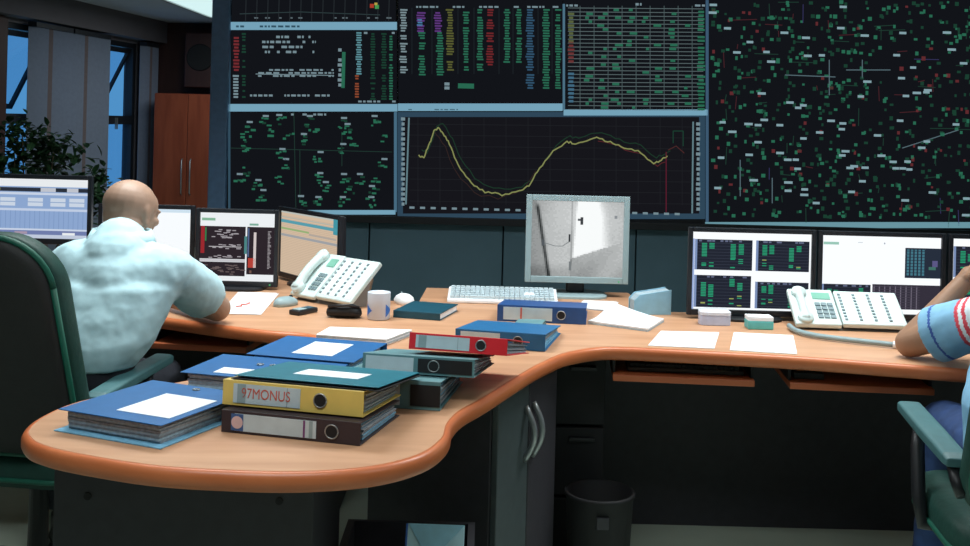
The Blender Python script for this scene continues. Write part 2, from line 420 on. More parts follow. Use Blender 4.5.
texty(d, 291, 332, 114.5, 2, WT); d.done('display_window')
d = Disp(); d.rect(226, 210, 395.5, 214.5, BAR, 1); d.rect(394, 112, 397, 212, (70, 106, 128), 1); d.rect(228.3, 22, 230.6, 210, (50, 76, 92), 1); d.done('title_bar')
# D columns table
d = Disp(); d.rect(398.5, -40, 562.5, 103.5, BG, 0)
for x, w, y0, y1, c in ((403.5, 7, 10, 74, (120, 140, 146)), (421, 8, 13, 32, PU), (438, 7, 13, 32, PU), (420, 7, 20, 27, BL), (422, 7, 33, 75, GR), (440, 7, 33, 75, GR), (450, 7, 10, 70, (88, 92, 48)), (466, 6, 10, 70, GR), (480, 6, 10, 70, GR), (490, 7, 10, 65, (110, 38, 42)), (507, 6, 10, 64, GR), (519, 6, 10, 64, GR), (530, 8, 10, 90, (48, 82, 108)), (546, 7, 10, 90, GR), (558, 6, 10, 90, GR)):
    column(d, x, w, y0, y1, 2.6, c, .93, 1)
for x in (412, 432, 458, 474, 499, 513, 538, 552): d.line([(x, 8), (x, 74)], .6, (32, 40, 44), 1)
texty(d, 416, 560, 7, 1.8, WT, gap=.4); d.dash(447, 84, 5, 3, WT); d.dash(447, 88, 5, 3, WT); d.dash(466, 86, 16, 5, GR); d.done('display_window')
d = Disp(); d.rect(398, 103.5, 562.5, 111, BAR, 1); texty(d, 404, 460, 109.6, 1.2, (70, 104, 120)); d.done('title_bar')
# E grid table
d = Disp(); d.rect(563, -40, 707, 109.5, BG, 0)
for k in range(27):
    y = 8 + k * 3.9; d.line([(568, y), (703, y + 1)], .7, (88, 104, 106), 1)
for x in range(580, 704, 14): d.line([(x, 6), (x, 110)], .7, (70, 86, 88), 1)
column(d, 571, 6, 14, 42, 3.9, (86, 96, 60)); column(d, 571, 6, 42, 68, 3.9, (104, 50, 50)); column(d, 571, 6, 70, 108, 3.9, (64, 104, 128))
column(d, 701, 8, 12, 110, 3.6, GR)
for x in range(588, 694, 14):
    for k in range(26):
        if R() < .34: d.dash(x + (R() - .3) * 5, 10 + k * 3.9, 3 + R() * 5, 2.6, GR)
texty(d, 566, 578, 5.6, 2, WT); texty(d, 628, 646, 4.4, 2.4, WT); texty(d, 690, 705, 5.6, 2, WT); d.rect(562.6, 4, 565, 110, (76, 112, 132), 1); d.done('display_window')
d = Disp(); d.rect(563.5, 109.5, 707.5, 115.5, BAR, 1); d.rect(705.5, 0, 708.5, 222, (60, 88, 112), 1); d.done('title_bar')
# F load chart
d = Disp(); FB = (46, 70, 88); d.rect(397.5, 112, 705, 219, FB, 0); d.rect(403, 117, 699, 213.5, (22, 22, 27), 1)
for k in range(8): d.line([(410, 124 + k * 11), (692, 127 + k * 11)], .5, (32, 34, 38))
for k in range(13): d.line([(418 + k * 22, 118), (418 + k * 22, 205)], .5, (32, 34, 38))
d.line([(409, 118), (406, 204)], 1.6, (96, 126, 134)); d.line([(693, 122), (692, 213)], 1.6, (96, 126, 134))
column(d, 402.5 + .6, 4, 119, 206, 5, WT, 1); column(d, 698, 4, 124, 214, 5, WT, 1)
for k in range(26): d.dash(412 + k * 10.6, 207.5 + k * .26, 5, 2.2, WT)
def wob(pts, n=5, a=.9):
    o = []
    for (x0, y0), (x1, y1) in zip(pts[:-1], pts[1:]):
        for k in range(n): o.append((x0 + (x1 - x0) * k / n, y0 + (y1 - y0) * k / n + (R() - .5) * a))
    return o + [pts[-1]]
cv = [(418.9, 156), (424, 157), (430, 143), (434, 131), (438, 128), (443, 133), (449.5, 144), (458, 165), (471.6, 183), (485, 192), (502, 194.7), (519, 191.5), (529, 185), (539.6, 168), (553, 151), (567, 141.5), (575.4, 144), (594, 137.5), (607.6, 141), (621, 147), (638, 151), (653.5, 163), (661, 160), (667, 156)]
d.line([(x + 3, y - 4 - R() * 2) for x, y in wob(cv, 3, 2)], 1, (28, 54, 40), 2); d.line([(x - 4, y + 3) for x, y in wob(cv[4:14], 2, 4)], .8, (50, 36, 34), 2)
d.line([(x + 4, y + 2) for x, y in wob(cv[17:23], 2, 4)], .8, (84, 36, 40), 2)
d.line(wob(cv, 5, 2.2), 1.25, (132, 138, 84), 3)
d.line([(666, 152), (666, 212)], 1.0, (92, 28, 46), 3); d.line([(673, 143), (673, 131), (683, 131), (683, 146)], 1, GR2, 3); d.line([(668, 150), (676, 146), (684, 153)], .9, (74, 40, 40), 3); d.done('display_window')
# G network map
d = Disp(); d.rect(708.5, -40, 1068, 221, BG, 0)
for k in range(90):
    x, y = 716 + R() * 345, R() * 216; L = 6 + R() * 22; c = (30, 58, 48) if R() < .7 else ((70, 34, 40) if R() < .8 else (52, 50, 90))
    d.line([(x, y), (x + L, y + (R() - .5) * 3)] if R() < .5 else [(x, y), (x + (R() - .5) * 3, y + L * .7)], .8, c, 1)
for k in range(1000):
    x = 712 + R() * 352; y = 2 + R() * 216
    if 870 < x < 915 and 40 < y < 120 and R() < .8: continue
    d.dash(x, y, 2 + R() * 2.2, 2 + R() * 2.2, (GR if R() < .45 else GR2) if R() < .93 else (96, 42, 46), 2)
for k in range(105):
    d.dash(712 + R() * 352, 3 + R() * 214, 6 + R() * 2.5, 2.4, (130, 160, 168), 3)
for (a, b) in (((785, 75), (835, 77)), ((829, 60), (829, 95)), ((740, 160), (740, 196)), ((772, 178), (772, 203)), ((846, 70), (890, 70)), ((902, 148), (958, 130)), ((862, 60), (862, 78))): d.line([a, b], .9, (86, 108, 116), 2)
d.done('display_window')
d = Disp(); d.rect(705, 222, 1068, 228, (104, 148, 160), 1); d.done('title_bar')

# ------------------------------------------------------------------ desk
ZT = .74
def P(px, py): 
    p = atz(px, py, ZT); return (p.x, p.y)
def catmull(pts, n=6):
    o = []; N = len(pts)
    for i in range(N - 1):
        p0, p1, p2, p3 = [Vector(pts[min(max(j, 0), N - 1)]) for j in (i - 1, i, i + 1, i + 2)]
        for k in range(n):
            t = k / n
            o.append(.5 * ((2 * p1) + (p2 - p0) * t + (2 * p0 - 5 * p1 + 4 * p2 - p3) * t * t + (3 * p1 - p0 - 3 * p2 + p3) * t ** 3))
    o.append(Vector(pts[-1])); return o
front_px = [(898, 363.5), (805, 356.5), (680, 349.5), (627, 347), (596, 347.2), (565, 352.5), (545, 360.5), (525, 371), (482, 397.5), (458, 411), (446, 424), (441, 438), (418, 454), (370, 466), (300, 471), (226, 469.5), (151, 464.5), (75, 452.5), (42, 444), (31, 436.5), (30, 429), (44, 417), (74, 403.5), (115, 394), (165, 385), (205, 377), (262, 362), (304, 348), (322, 338.5), (306, 333.2), (268, 330.3), (224, 325), (180, 319), (140, 315)]
fp = [P(1120, 380)] + [P(*q) for q in front_px] + [(-1.45, 3.62), (-1.9, 3.66), (-2.5, 3.66)]
path = catmull(fp, 5)
back = [(-2.5, 4.80), (-.47, 4.80), (-.42, 4.03), (-.225, 4.03), (-.215, 4.37), (.585, 4.37), (.60, 3.94), (fp[0][0], 3.94)]
poly = [(p.x, p.y) for p in path] + back
desk = thing('desk', 'long curved light wood control desk with reddish rounded edge', 'desk', (0, 3.4, 0))
def dl(q): return (q[0], q[1] - 3.4)
mb = MB(); mb.prism([dl(q) for q in poly], ZT - .04, ZT); sub(desk, 'worktop', M_TOP, mb)
prof = [(.0, ZT - .0002), (.005, ZT - .0008), (.011, ZT - .004), (.0145, ZT - .012), (.0145, ZT - .028), (.011, ZT - .036), (.005, ZT - .0392), (.0, ZT - .0398)]
vs = []; N = len(path)
for i, p in enumerate(path):
    t = (path[min(i + 1, N - 1)] - path[max(i - 1, 0)]).normalized(); nrm = Vector((-t.y, t.x))
    for o, z in prof: q = p + nrm * o * (-1); vs.append((q.x, q.y - 3.4, z))
# outward side: the path runs right to left along the front, so outward is on its left turned towards the camera
t0 = (path[12] - path[10]).normalized()
sgn = 1 if Vector((-t0.y, t0.x)).y < 0 else -1
vs = []
for i, p in enumerate(path):
    t = (path[min(i + 1, N - 1)] - path[max(i - 1, 0)]).normalized(); nrm = Vector((-t.y, t.x)) * sgn
    for o, z in prof: q = p + nrm * o; vs.append((q.x, q.y - 3.4, z))
m_ = len(prof); fs = [(i * m_ + k, i * m_ + k + 1, (i + 1) * m_ + k + 1, (i + 1) * m_ + k) for i in range(N - 1) for k in range(m_ - 1)]
fs += [(i * m_ + m_ - 1, i * m_, (i + 1) * m_, (i + 1) * m_ + m_ - 1) for i in range(N - 1)]
sub(desk, 'edge_band', M_EDGE, MB().add(vs, fs), smooth=True)
# supports standing under the worktop
def panel(mb, a, b, z0, z1, t=.025):
    a, b = Vector(a), Vector(b); d = (b - a).normalized(); n = Vector((-d.y, d.x)) * t / 2
    mb.prism([dl(q) for q in (a - n, b - n, b + n, a + n)], z0, z1)
for a, b in (((.12, 3.89), (2.3, 3.89)), ((-2.4, 4.6), (-.5, 4.6))):
    mb = MB(); panel(mb, a, b, .0, ZT - .041); sub(desk, 'modesty_panel', M_CARC, mb)
for a, b in (((2.2, 3.4), (2.2, 3.86)), ((-2.3, 3.8), (-2.3, 4.55)), ((-.5, 3.9), (-.5, 4.55))):
    mb = MB(); panel(mb, a, b, .0, ZT - .041); sub(desk, 'side_panel', M_CARC, mb)
# pedestal under the near round end
ped = thing('desk_pedestal', 'dark grey pedestal box under the rounded near end of the desk', 'cabinet', (-.61, 2.52, 0))
sub(ped, 'body', M_CARC, MB().box(-.27, .27, -.20, .24, .0, .695), bevel=.004)
sub(ped, 'front_panel', M_CARC, MB().box(-.272, .272, -.222, -.202, .02, .695), bevel=.003)
for x in (-.2, .2): sub(ped, 'screw_cap', M_BLACK2, MB().frus((x, -.222, .60), (x, -.225, .60), .008, .008, 12))
# low open shelf with clutter beside it
sh = thing('low_shelf', 'dark open shelf unit under the desk holding papers', 'shelf', (-.165, 2.68, 0))
sub(sh, 'side_panel', M_CARC, MB().box(-.165, -.147, -.2, .17, 0, .36)); sub(sh, 'side_panel', M_CARC, MB().box(.147, .165, -.2, .17, 0, .36))
sub(sh, 'shelf_board', M_CARC, MB().box(-.146, .146, -.2, .17, .26, .278)); sub(sh, 'shelf_board', M_CARC, MB().box(-.146, .146, -.2, .17, .04, .058))
sub(sh, 'back_panel', M_CARC, MB().box(-.165, .165, .171, .185, 0, .36))
# door cabinet, its doors facing right along the desk edge
A = Vector((.036, 2.90)); B = Vector((.215, 3.25)); dd = (B - A).normalized(); nn = Vector((-dd.y, dd.x))
ang = math.atan2(dd.y, dd.x); Lc = (B - A).length
dc = thing('door_cabinet', 'grey two-door cabinet with arched handles under the desk', 'cabinet', (A.x, A.y, 0), ang)
sub(dc, 'body', M_CARC, MB().box(0, Lc, 0.0, .38, .0, .695), bevel=.003)
for i, m in ((0, M_CARC2), (1, M_DOOR)):
    x0, x1 = i * Lc / 2 + .003, (i + 1) * Lc / 2 - .003
    dr = sub(dc, 'door', m, MB().box(x0, x1, -.02, -.001, .03, .68), bevel=.003)
    hx = Lc / 2 + (-.026 if i == 0 else .026)
    sub(dr, 'handle', M_STEEL, MB().tube([(hx, -.02 - .03 * math.sin(PI * k / 10), .47 + .15 * k / 10) for k in range(11)], .009, 8), smooth=True)
du = thing('drawer_unit', 'dark drawer unit under the desk behind the small wastebasket', 'drawer unit', (.375, 3.64, 0))
sub(du, 'body', M_BLACK2, MB().box(-.145, .022, -.20, .22, .02, .69), bevel=.003)
for k in range(3): 
    dr = sub(du, 'drawer', M_BLACK2, MB().box(-.141, .018, -.22, -.201, .03 + k * .22, .24 + k * .22), bevel=.003)
    sub(dr, 'handle', M_BLACK, MB().box(-.09, -.01, -.232, -.221, .20 + k * .22, .212 + k * .22), bevel=.002)
# pull-out keyboard trays with keyboards
def tray(label, pa, pb, z, dep):
    a = atz(pa[0], pa[1], z); b = atz(pb[0], pb[1], z); L = (b - a).length
    r = thing('keyboard_tray', label, 'keyboard tray', a, math.atan2(b.y - a.y, b.x - a.x), 'pull-out keyboard trays under the desk')
    sub(r, 'board', M_TRAY, MB().box(0, L, 0, dep, -.02, 0), bevel=.003)
    for x in (.004, L - .004): sub(r, 'runner', M_BLACK, MB().box(x - .004, x + .004, .03, dep, .0005, ZT - .041 - z))
    return r, L
def keyboard(parent_loc, rz, w, dpt, label, cm, km, tilt=.06, name='keyboard'):
    r = thing(name, label, 'keyboard', parent_loc, rz, None); r.rotation_euler = (0, 0, rz)
    b = MB(); vs = [(x, y, z) for z, hh in ((0, 0), (1, 1)) for y in (0, dpt) for x in (0, w)]
    vs = [(x, y, (0 if z == 0 else (.014 + tilt * y))) for x, y, z in vs]
    b.add(vs, [(0, 2, 3, 1), (4, 5, 7, 6), (0, 1, 5, 4), (1, 3, 7, 5), (3, 2, 6, 7), (2, 0, 4, 6)])
    sub(r, 'case', cm, b, bevel=.004)
    k = MB(); rows = 6; cols = 21; kw = (w - .02) / cols; kd = (dpt - .02) / rows
    for j in range(rows):
        for i in range(cols):
            if i in (15, 16) and j in (2, 3) : continue
            if j == 0 and 4 <= i <= 8: 
                if i != 4: continue
                x0, x1 = .01 + 4 * kw, .01 + 9 * kw - .002
            else: x0, x1 = .01 + i * kw, .01 + (i + 1) * kw - .003
            y0 = .01 + j * kd; zz = .014 + tilt * y0
            k.box(x0, x1, y0, y0 + kd - .003, zz - .001, zz + .007 + tilt * kd)
    sub(r, 'keys', km, k); return r
t1, L1 = tray('reddish keyboard tray under the middle of the right desk', (613, 374.5), (755, 380.5), .655, .3)
t2, L2 = tray('reddish keyboard tray at the right, near the man in the tee shirt', (790, 382.5), (935, 389), .655, .3)
t3, L3 = tray('reddish keyboard tray in front of the man in the white shirt', (150, 342.5), (246, 347.5), .66, .3)
def on_tray(t, x, y): 
    return t.matrix_basis @ Vector((x, y, .0005))
keyboard(on_tray(t1, L1 - .375, .05), t1.rotation_euler.z, .35, .14, 'dark grey keyboard on the middle pull-out tray', M_CARC2, M_BLACK)
b_ = on_tray(t2, .02, .05)
o = thing('mouse_pad', 'grey pad on the left end of the right pull-out tray', 'mouse pad', b_, t2.rotation_euler.z); sub(o, 'pad', M_CARC2, MB().box(0, .09, 0, .18, 0, .018), bevel=.003)
# wastebasket
bx = aty(600, 478, 3.26)
wb = thing('wastebasket', 'small black wastebasket in the dark under the desk', 'bin', (bx.x, bx.y, 0))
n = 28; vs = []; 
for r_, z in ((.085, 0), (.10, .305), (.105, .31), (.105, .32), (.096, .32), (.081, .012)):
    vs += [(r_ * math.cos(2 * PI * i / n), r_ * math.sin(2 * PI * i / n), z) for i in range(n)]
fs = [(k * n + i, k * n + (i + 1) % n, (k + 1) * n + (i + 1) % n, (k + 1) * n + i) for k in range(5) for i in range(n)] + [tuple(reversed(range(n))), tuple(range(5 * n, 6 * n))]
sub(wb, 'bucket', M_BLACK2, MB().add(vs, fs), smooth=True)
sub(wb, 'front_square', M_CARC, MB().box(-.018, .018, -.104, -.094, .24, .275), bevel=.002)  # small raised square, a little lighter than the bucket

# ------------------------------------------------------------------ monitors
class Scr:
    def __init__(s, w, h): s.w, s.h = w, h; s.mb = MB(); s.cols = []
    def poly(s, pts, col, lay=1):
        if col not in s.cols: s.cols.append(col)
        s.mb.cur = s.cols.index(col)
        s.mb.add([Vector(((u - .5) * s.w, -.0004 * lay, (.5 - v) * s.h)) for u, v in pts], [tuple(range(len(pts)))])
    def rect(s, u0, v0, u1, v1, col, lay=1): s.poly([(u0, v1), (u1, v1), (u1, v0), (u0, v0)], col, lay)
    def line(s, a, b, w, col, lay=3):
        a, b = Vector(a), Vector(b); d = (b - a).normalized(); n = Vector((-d.y, d.x)) * w / 2
        s.poly([a - n, b - n, b + n, a + n][::-1], col, lay)
def monitor(label, c, rz, w, h, gap_z, paint, shell=M_BEZ, bez=.016, bezb=.02, group='flat monitors on the desks', dep=.045, basew=.22, stand=M_BLACK, strength=1.0, tilt=0.0):
    """c = centre of the screen front in the room; gap_z = desk height"""
    r = thing('monitor', label, 'monitor', (c[0], c[1], gap_z), rz, group)
    zc = max(c[2] - gap_z, h / 2 + .012)
    f = MB(); f.box(-w / 2, -w / 2 + bez, 0, .02, zc - h / 2, zc + h / 2); f.box(w / 2 - bez, w / 2, 0, .02, zc - h / 2, zc + h / 2)
    f.box(-w / 2 + bez, w / 2 - bez, 0, .02, zc + h / 2 - bez, zc + h / 2); f.box(-w / 2 + bez, w / 2 - bez, 0, .02, zc - h / 2, zc - h / 2 + bezb)
    sub(r, 'bezel', shell, f, bevel=.002)
    bk = MB(); bk.box(-w / 2 + .003, w / 2 - .003, .0201, .034, zc - h / 2 + .003, zc + h / 2 - .003); bk.box(-w * .36, w * .36, .034, dep + .01, zc - h * .36, zc + h * .36)
    sub(r, 'back_cover', shell if shell is not M_SILV else M_BLACK, bk, bevel=.006)
    sc = Scr(w - 2 * bez, h - bez - bezb); paint(sc)
    so = sub(r, 'screen', [emit(q, strength) for q in sc.cols], sc.mb); so.location = (0, .0105, zc + (bezb - bez) / 2)
    lb = MB(); lb.box(-w / 2 + bez, w / 2 - bez, .012, .0195, zc - h / 2 + bezb, zc + h / 2 - bez); sub(r, 'screen_panel', M_BLACK2, lb)
    sub(r, 'neck', stand, MB().box(-.035, .035, .05, .085, .012, max(zc - h * .1, .1)), bevel=.006)
    b = MB(); b.loft([((0, .045, 0.0005), (1, 0, 0), (0, 1, 0), basew / 2, .095), ((0, .045, .008), (1, 0, 0), (0, 1, 0), basew / 2, .095), ((0, .045, .013), (1, 0, 0), (0, 1, 0), basew / 2 - .012, .085)], 32, 3.5)
    sub(r, 'base', stand if shell is not M_SILV else M_SILV, b)
    sub(r, 'power_light', emit((90, 190, 120)), MB().box(w * .40, w * .40 + .006, -.0008, 0.001, zc - h / 2 + .007, zc - h / 2 + .011))
    return r
G1 = (40, 150, 110); DK = (34, 38, 50); WH = (248, 252, 255); LG = (178, 188, 214)
def quadpane(s, u0, v0, u1, v1, seed):
    rr = random.Random(seed)
    s.rect(u0, v0, u1, v1, DK, 1)
    H_ = v1 - v0; W_ = u1 - u0
    s.rect(u0, v0, u0 + .02, v1, (120, 140, 180), 2)
    for k in range(9): s.line((u0 + .02, v0 + H_ * (.12 + k * .1)), (u1, v0 + H_ * (.12 + k * .1)), .004, (62, 68, 82), 2)
    for cx in ((.12, .25, .62, .76) if seed % 2 else (.16, .30, .66, .8)):
        a = rr.random() * .2 + .1; b = a + .18 + rr.random() * .3
        v = a
        while v < b: s.rect(u0 + W_ * cx, v0 + H_ * v, u0 + W_ * (cx + .09), v0 + H_ * (v + .035), G1, 3); v += .05
        for k in range(3):
            v = .62 + rr.random() * .3; s.rect(u0 + W_ * cx, v0 + H_ * v, u0 + W_ * (cx + .08), v0 + H_ * (v + .03), G1 if rr.random() < .8 else (150, 160, 90), 3)
    for k in range(8): u = u0 + W_ * (.05 + rr.random() * .85); s.rect(u, v0 + .008, u + W_ * .05, v0 + .03, (96, 104, 130), 3)
def paintR1(s):
    s.rect(0, 0, 1, 1, WH, 0); quadpane(s, .02, .095, .505, .49, 1); quadpane(s, .535, .095, .985, .49, 3); quadpane(s, .02, .56, .50, .975, 5); quadpane(s, .535, .63, .985, .975, 7)
    s.rect(.0, .09, .018, 1, (150, 170, 214), 1)
def paintR2(s):
    s.rect(0, 0, 1, 1, WH, 0); s.rect(.01, .085, .14, .12, (150, 196, 180), 1); s.rect(.3, .08, .34, .09, (200, 208, 214), 1); s.rect(.52, .08, .53, .1, (140, 150, 160), 1)
    s.rect(.70, .14, 1, .53, (38, 46, 60), 1)
    for k in range(5): s.rect(.715 + k * .032, .16, .735 + k * .032, .50, (66, 116, 132), 2)
    for k in range(9): s.line((.70, .18 + k * .04), (.87, .18 + k * .04), .008, (38, 46, 60), 3)
    s.rect(.93, .3, .975, .38, (90, 86, 130), 2); s.rect(.9, .38, .96, .42, (64, 110, 100), 2)
    quadpane(s, .0, .63, .415, .97, 11); s.rect(.43, .62, 1, .94, (52, 48, 60), 1)
    for k in range(9): s.rect(.44 + k * .045, .64, .448 + k * .045, .93, (116, 110, 126), 2)
    for k in range(9): s.line((.43, .65 + k * .033), (.83, .65 + k * .033), .01, (70, 66, 78), 3)
def paintR3(s):
    s.rect(0, 0, 1, 1, WH, 0); quadpane(s, .01, .10, .49, .5, 13); quadpane(s, .51, .1, .99, .5, 15); quadpane(s, .01, .56, .49, .97, 17); quadpane(s, .51, .56, .99, .97, 19)
def paintM1(s):
    s.rect(0, 0, 1, 1, (150, 178, 222), 0); s.rect(0, 0.0, 1, .13, WH, 1); s.rect(0, .15, 1, .215, (48, 54, 66), 1); s.rect(.0, .155, .3, .2, (130, 130, 90), 2)
    s.rect(.62, .15, .74, .215, (206, 210, 220), 2); s.rect(.83, .15, .92, .215, (206, 210, 220), 2); s.rect(0, .23, 1, .27, (214, 226, 246), 1)
    for u in (.05, .3, .52, .70, .85): s.rect(u, .32, u + .12, .46, (216, 228, 244), 2); s.line((u, .39), (u + .12, .39), .015, (150, 176, 216), 3)
    s.rect(0, .5, 1, .54, (206, 220, 244), 1)
    for k in range(26): s.line((k / 26, .54), (k / 26, .84), .004, (128, 156, 204), 2)
    s.rect(0, .84, 1, .87, (214, 226, 246), 1); s.rect(0, .87, 1, .94, (120, 134, 184), 1); s.rect(.42, .89, .52, .93, (180, 160, 180), 2); s.rect(.8, .9, .9, .94, WH, 2); s.rect(0, .94, 1, 1, (206, 216, 236), 1)
def paintM2(s):
    s.rect(0, 0, 1, 1, WH, 0); s.rect(0, .0, 1, .05, (206, 226, 240), 1); s.rect(.78, .6, .86, .62, (206, 214, 220), 1); s.rect(.0, .93, 1, 1, (214, 228, 236), 1)
    for k in range(5): s.rect(.08, .2 + k * .1, .3 + .08 * (k % 3), .215 + k * .1, (204, 214, 222), 1)
def paintM3(s):
    s.rect(0, 0, 1, 1, WH, 0); s.rect(0.02, .08, .2, .12, (140, 190, 160), 1); s.rect(.66, .15, .78, .18, (130, 180, 160), 1)
    K_ = (48, 40, 46); s.rect(.0, .2, .61, .68, K_, 1); s.rect(.0, .725, .61, .93, K_, 1); s.rect(.63, .2, 1.0, .9, K_, 1)
    s.rect(.01, .2, .06, .6, (160, 44, 50), 2); s.rect(.065, .22, .085, .42, (60, 130, 80), 2)
    rr = random.Random(3)
    for (u0, u1, v0, v1, n) in ((.15, .47, .24, .37, 26), (.13, .55, .46, .52, 16), (.1, .55, .62, .66, 10), (.05, .58, .76, .9, 26)):
        for k in range(n):
            u = u0 + (u1 - u0) * rr.random(); v = v0 + (v1 - v0) * rr.random(); s.rect(u, v, u + .05, v + .014, (170, 164, 170) if v < .7 else (110, 96, 96), 2)
    s.line((.12, .5), (.56, .5), .012, (190, 186, 190), 3); s.rect(.595, .34, .63, .6, (80, 140, 140), 2)
    s.rect(.64, .22, .66, .64, (90, 110, 150), 2); s.rect(.72, .28, .755, .8, (222, 210, 208), 2); s.rect(.65, .66, .75, .8, (190, 70, 60), 2); s.rect(.67, .84, .7, .88, (120, 90, 80), 2)
    for k in range(28): s.rect(.91, .26 + k * .02, .93 + .03 * rr.random(), .27 + k * .02, (170, 164, 168), 2)
    s.rect(0, .685, .61, .72, (206, 204, 210), 1)
def paintM4(s):
    s.rect(0, 0, 1, 1, (226, 200, 172), 0)
    for k in range(34): s.line((0, .08 + k * .027), (1, .08 + k * .027), .006, (206, 180, 158), 1)
    s.rect(0, .14, 1, .19, (96, 168, 184), 2); s.rect(.9, .0, 1, .24, (72, 160, 176), 2); s.rect(0, .0, .9, .03, (200, 206, 200), 2); s.rect(0, .09, .9, .105, (190, 196, 186), 2)
    s.rect(.0, .27, .5, .30, (160, 190, 130), 2); s.rect(.0, .37, 1, .41, (170, 172, 176), 2); s.rect(.5, .3, .95, .33, (190, 178, 168), 2)
def paintCCTV(s):
    """grey picture of a lit corridor with a bright doorway, drawn as a fine grid of grey levels"""
    N = 56; rr = random.Random(5)
    ss = lambda a, b, x: (lambda t: t * t * (3 - 2 * t))(min(1, max(0, (x - a) / (b - a))))
    for j in range(N):
        for i in range(N):
            u, v = (i + .5) / N, (j + .5) / N
            g = 176 + 22 * ss(.0, .3, u) - 40 * max(0, (u - .5) ** 2 + (v - .5) ** 2 - .2)
            x0, x1 = .44 + .06 * (1 - v), .70 + .14 * v                       # bright door leaf
            vb = .76 - .42 * max(0, u - .45)
            d = min(ss(x0 - .015, x0 + .015, u), 1 - ss(x1 - .05, x1 + .12, u), 1 - ss(vb - .03, vb + .03, v))
            g += (262 - g) * d
            g += 30 * math.exp(-((u - .62) ** 2 + (v - .2) ** 2) / .05)
            if v > vb and u > .42: g = 190 - 46 * (v - vb) + 14 * math.sin(14 * u + 9 * v) * .6 - 26 * ss(.4, .0, u - .42)
            e = .05 + .15 * v; 
            g -= 110 * math.exp(-((u - e) / .018) ** 2) * ss(.02, .1, v)       # dark pipe down the left
            if u < e: g -= 22
            g -= 26 * ss(.45, .42, u) * ss(.80, .95, v)
            g -= 70 * math.exp(-((u - .435) / .008) ** 2) * ss(.1, .0, v - .8) * .5
            g += rr.uniform(-4, 4); q = int(min(255, max(40, g)) / 9) * 9
            s.rect(i / N, j / N, (i + 1) / N, (j + 1) / N, (q, min(255, q + 3), min(255, q + 3)), 0)
    D_ = (54, 58, 62); s.rect(.115, .52, .145, .60, (86, 92, 96), 2); s.line((.14, .56), (.26, .60), .01, (130, 136, 138), 2); s.line((.26, .60), (.34, .60), .01, (130, 136, 138), 2); s.line((.34, .60), (.41, .54), .01, (130, 136, 138), 2)
    s.rect(.405, .44, .425, .54, D_, 3); s.rect(.53, .21, .56, .31, (64, 66, 70), 3); s.rect(.5, .23, .53, .26, (96, 100, 104), 3); s.rect(.9, .18, .93, .22, (140, 146, 150), 3); s.rect(.415, .8, .44, .92, (120, 126, 128), 3)
c0 = aty(752, 272.5, 3.81)
monitor('black monitor with four green data panes, left of the right desk row', (c0.x, 3.81, c0.z), 0, .444, .304, ZT, paintR1, strength=1.04)
c0 = aty(882, 276, 3.81)
monitor('black monitor with mostly white screen behind the right telephone', (c0.x, 3.81, c0.z), 0, .444, .304, ZT, paintR2, strength=1.04)
c0 = aty(1012.5, 279.5, 3.81)
monitor('black monitor at the right end, cut by the photo edge', (c0.x, 3.81, c0.z), 0, .444, .304, ZT, paintR3, strength=1.04)
c0 = aty(577.5, 239.5, 4.22)
monitor('silver framed monitor showing a grey security camera picture', (c0.x, 4.22, c0.z), 0, .397, .336, ZT, paintCCTV, M_SILV, .022, .024, None, .05, .24, strength=.97)
c0 = aty(24, 209, 4.0)
monitor('raised black monitor with blue table screen at the far left', (c0.x, 4.0, c0.z), 0, .49, .252, ZT, paintM1, basew=.26, strength=.85)
c0 = aty(145.5, 247.5, 4.25)
monitor('black monitor with blank white screen behind the bald man', (c0.x, 4.25, c0.z), 0, .372, .30, ZT, paintM2)
c0 = aty(236.5, 248.5, 4.2)
monitor('black monitor with dark program windows beside the bald man', (c0.x, 4.2, c0.z), 0, .317, .296, ZT, paintM3, strength=.9)
a_ = Vector((-.843, 4.52)); b_ = Vector((-.535, 4.12)); mid = (a_ + b_) / 2
monitor('black monitor with beige spreadsheet turned sideways behind the left telephone', (mid.x, mid.y, .895), math.atan2(b_.y - a_.y, b_.x - a_.x), (b_ - a_).length, .285, ZT, paintM4, strength=.85)

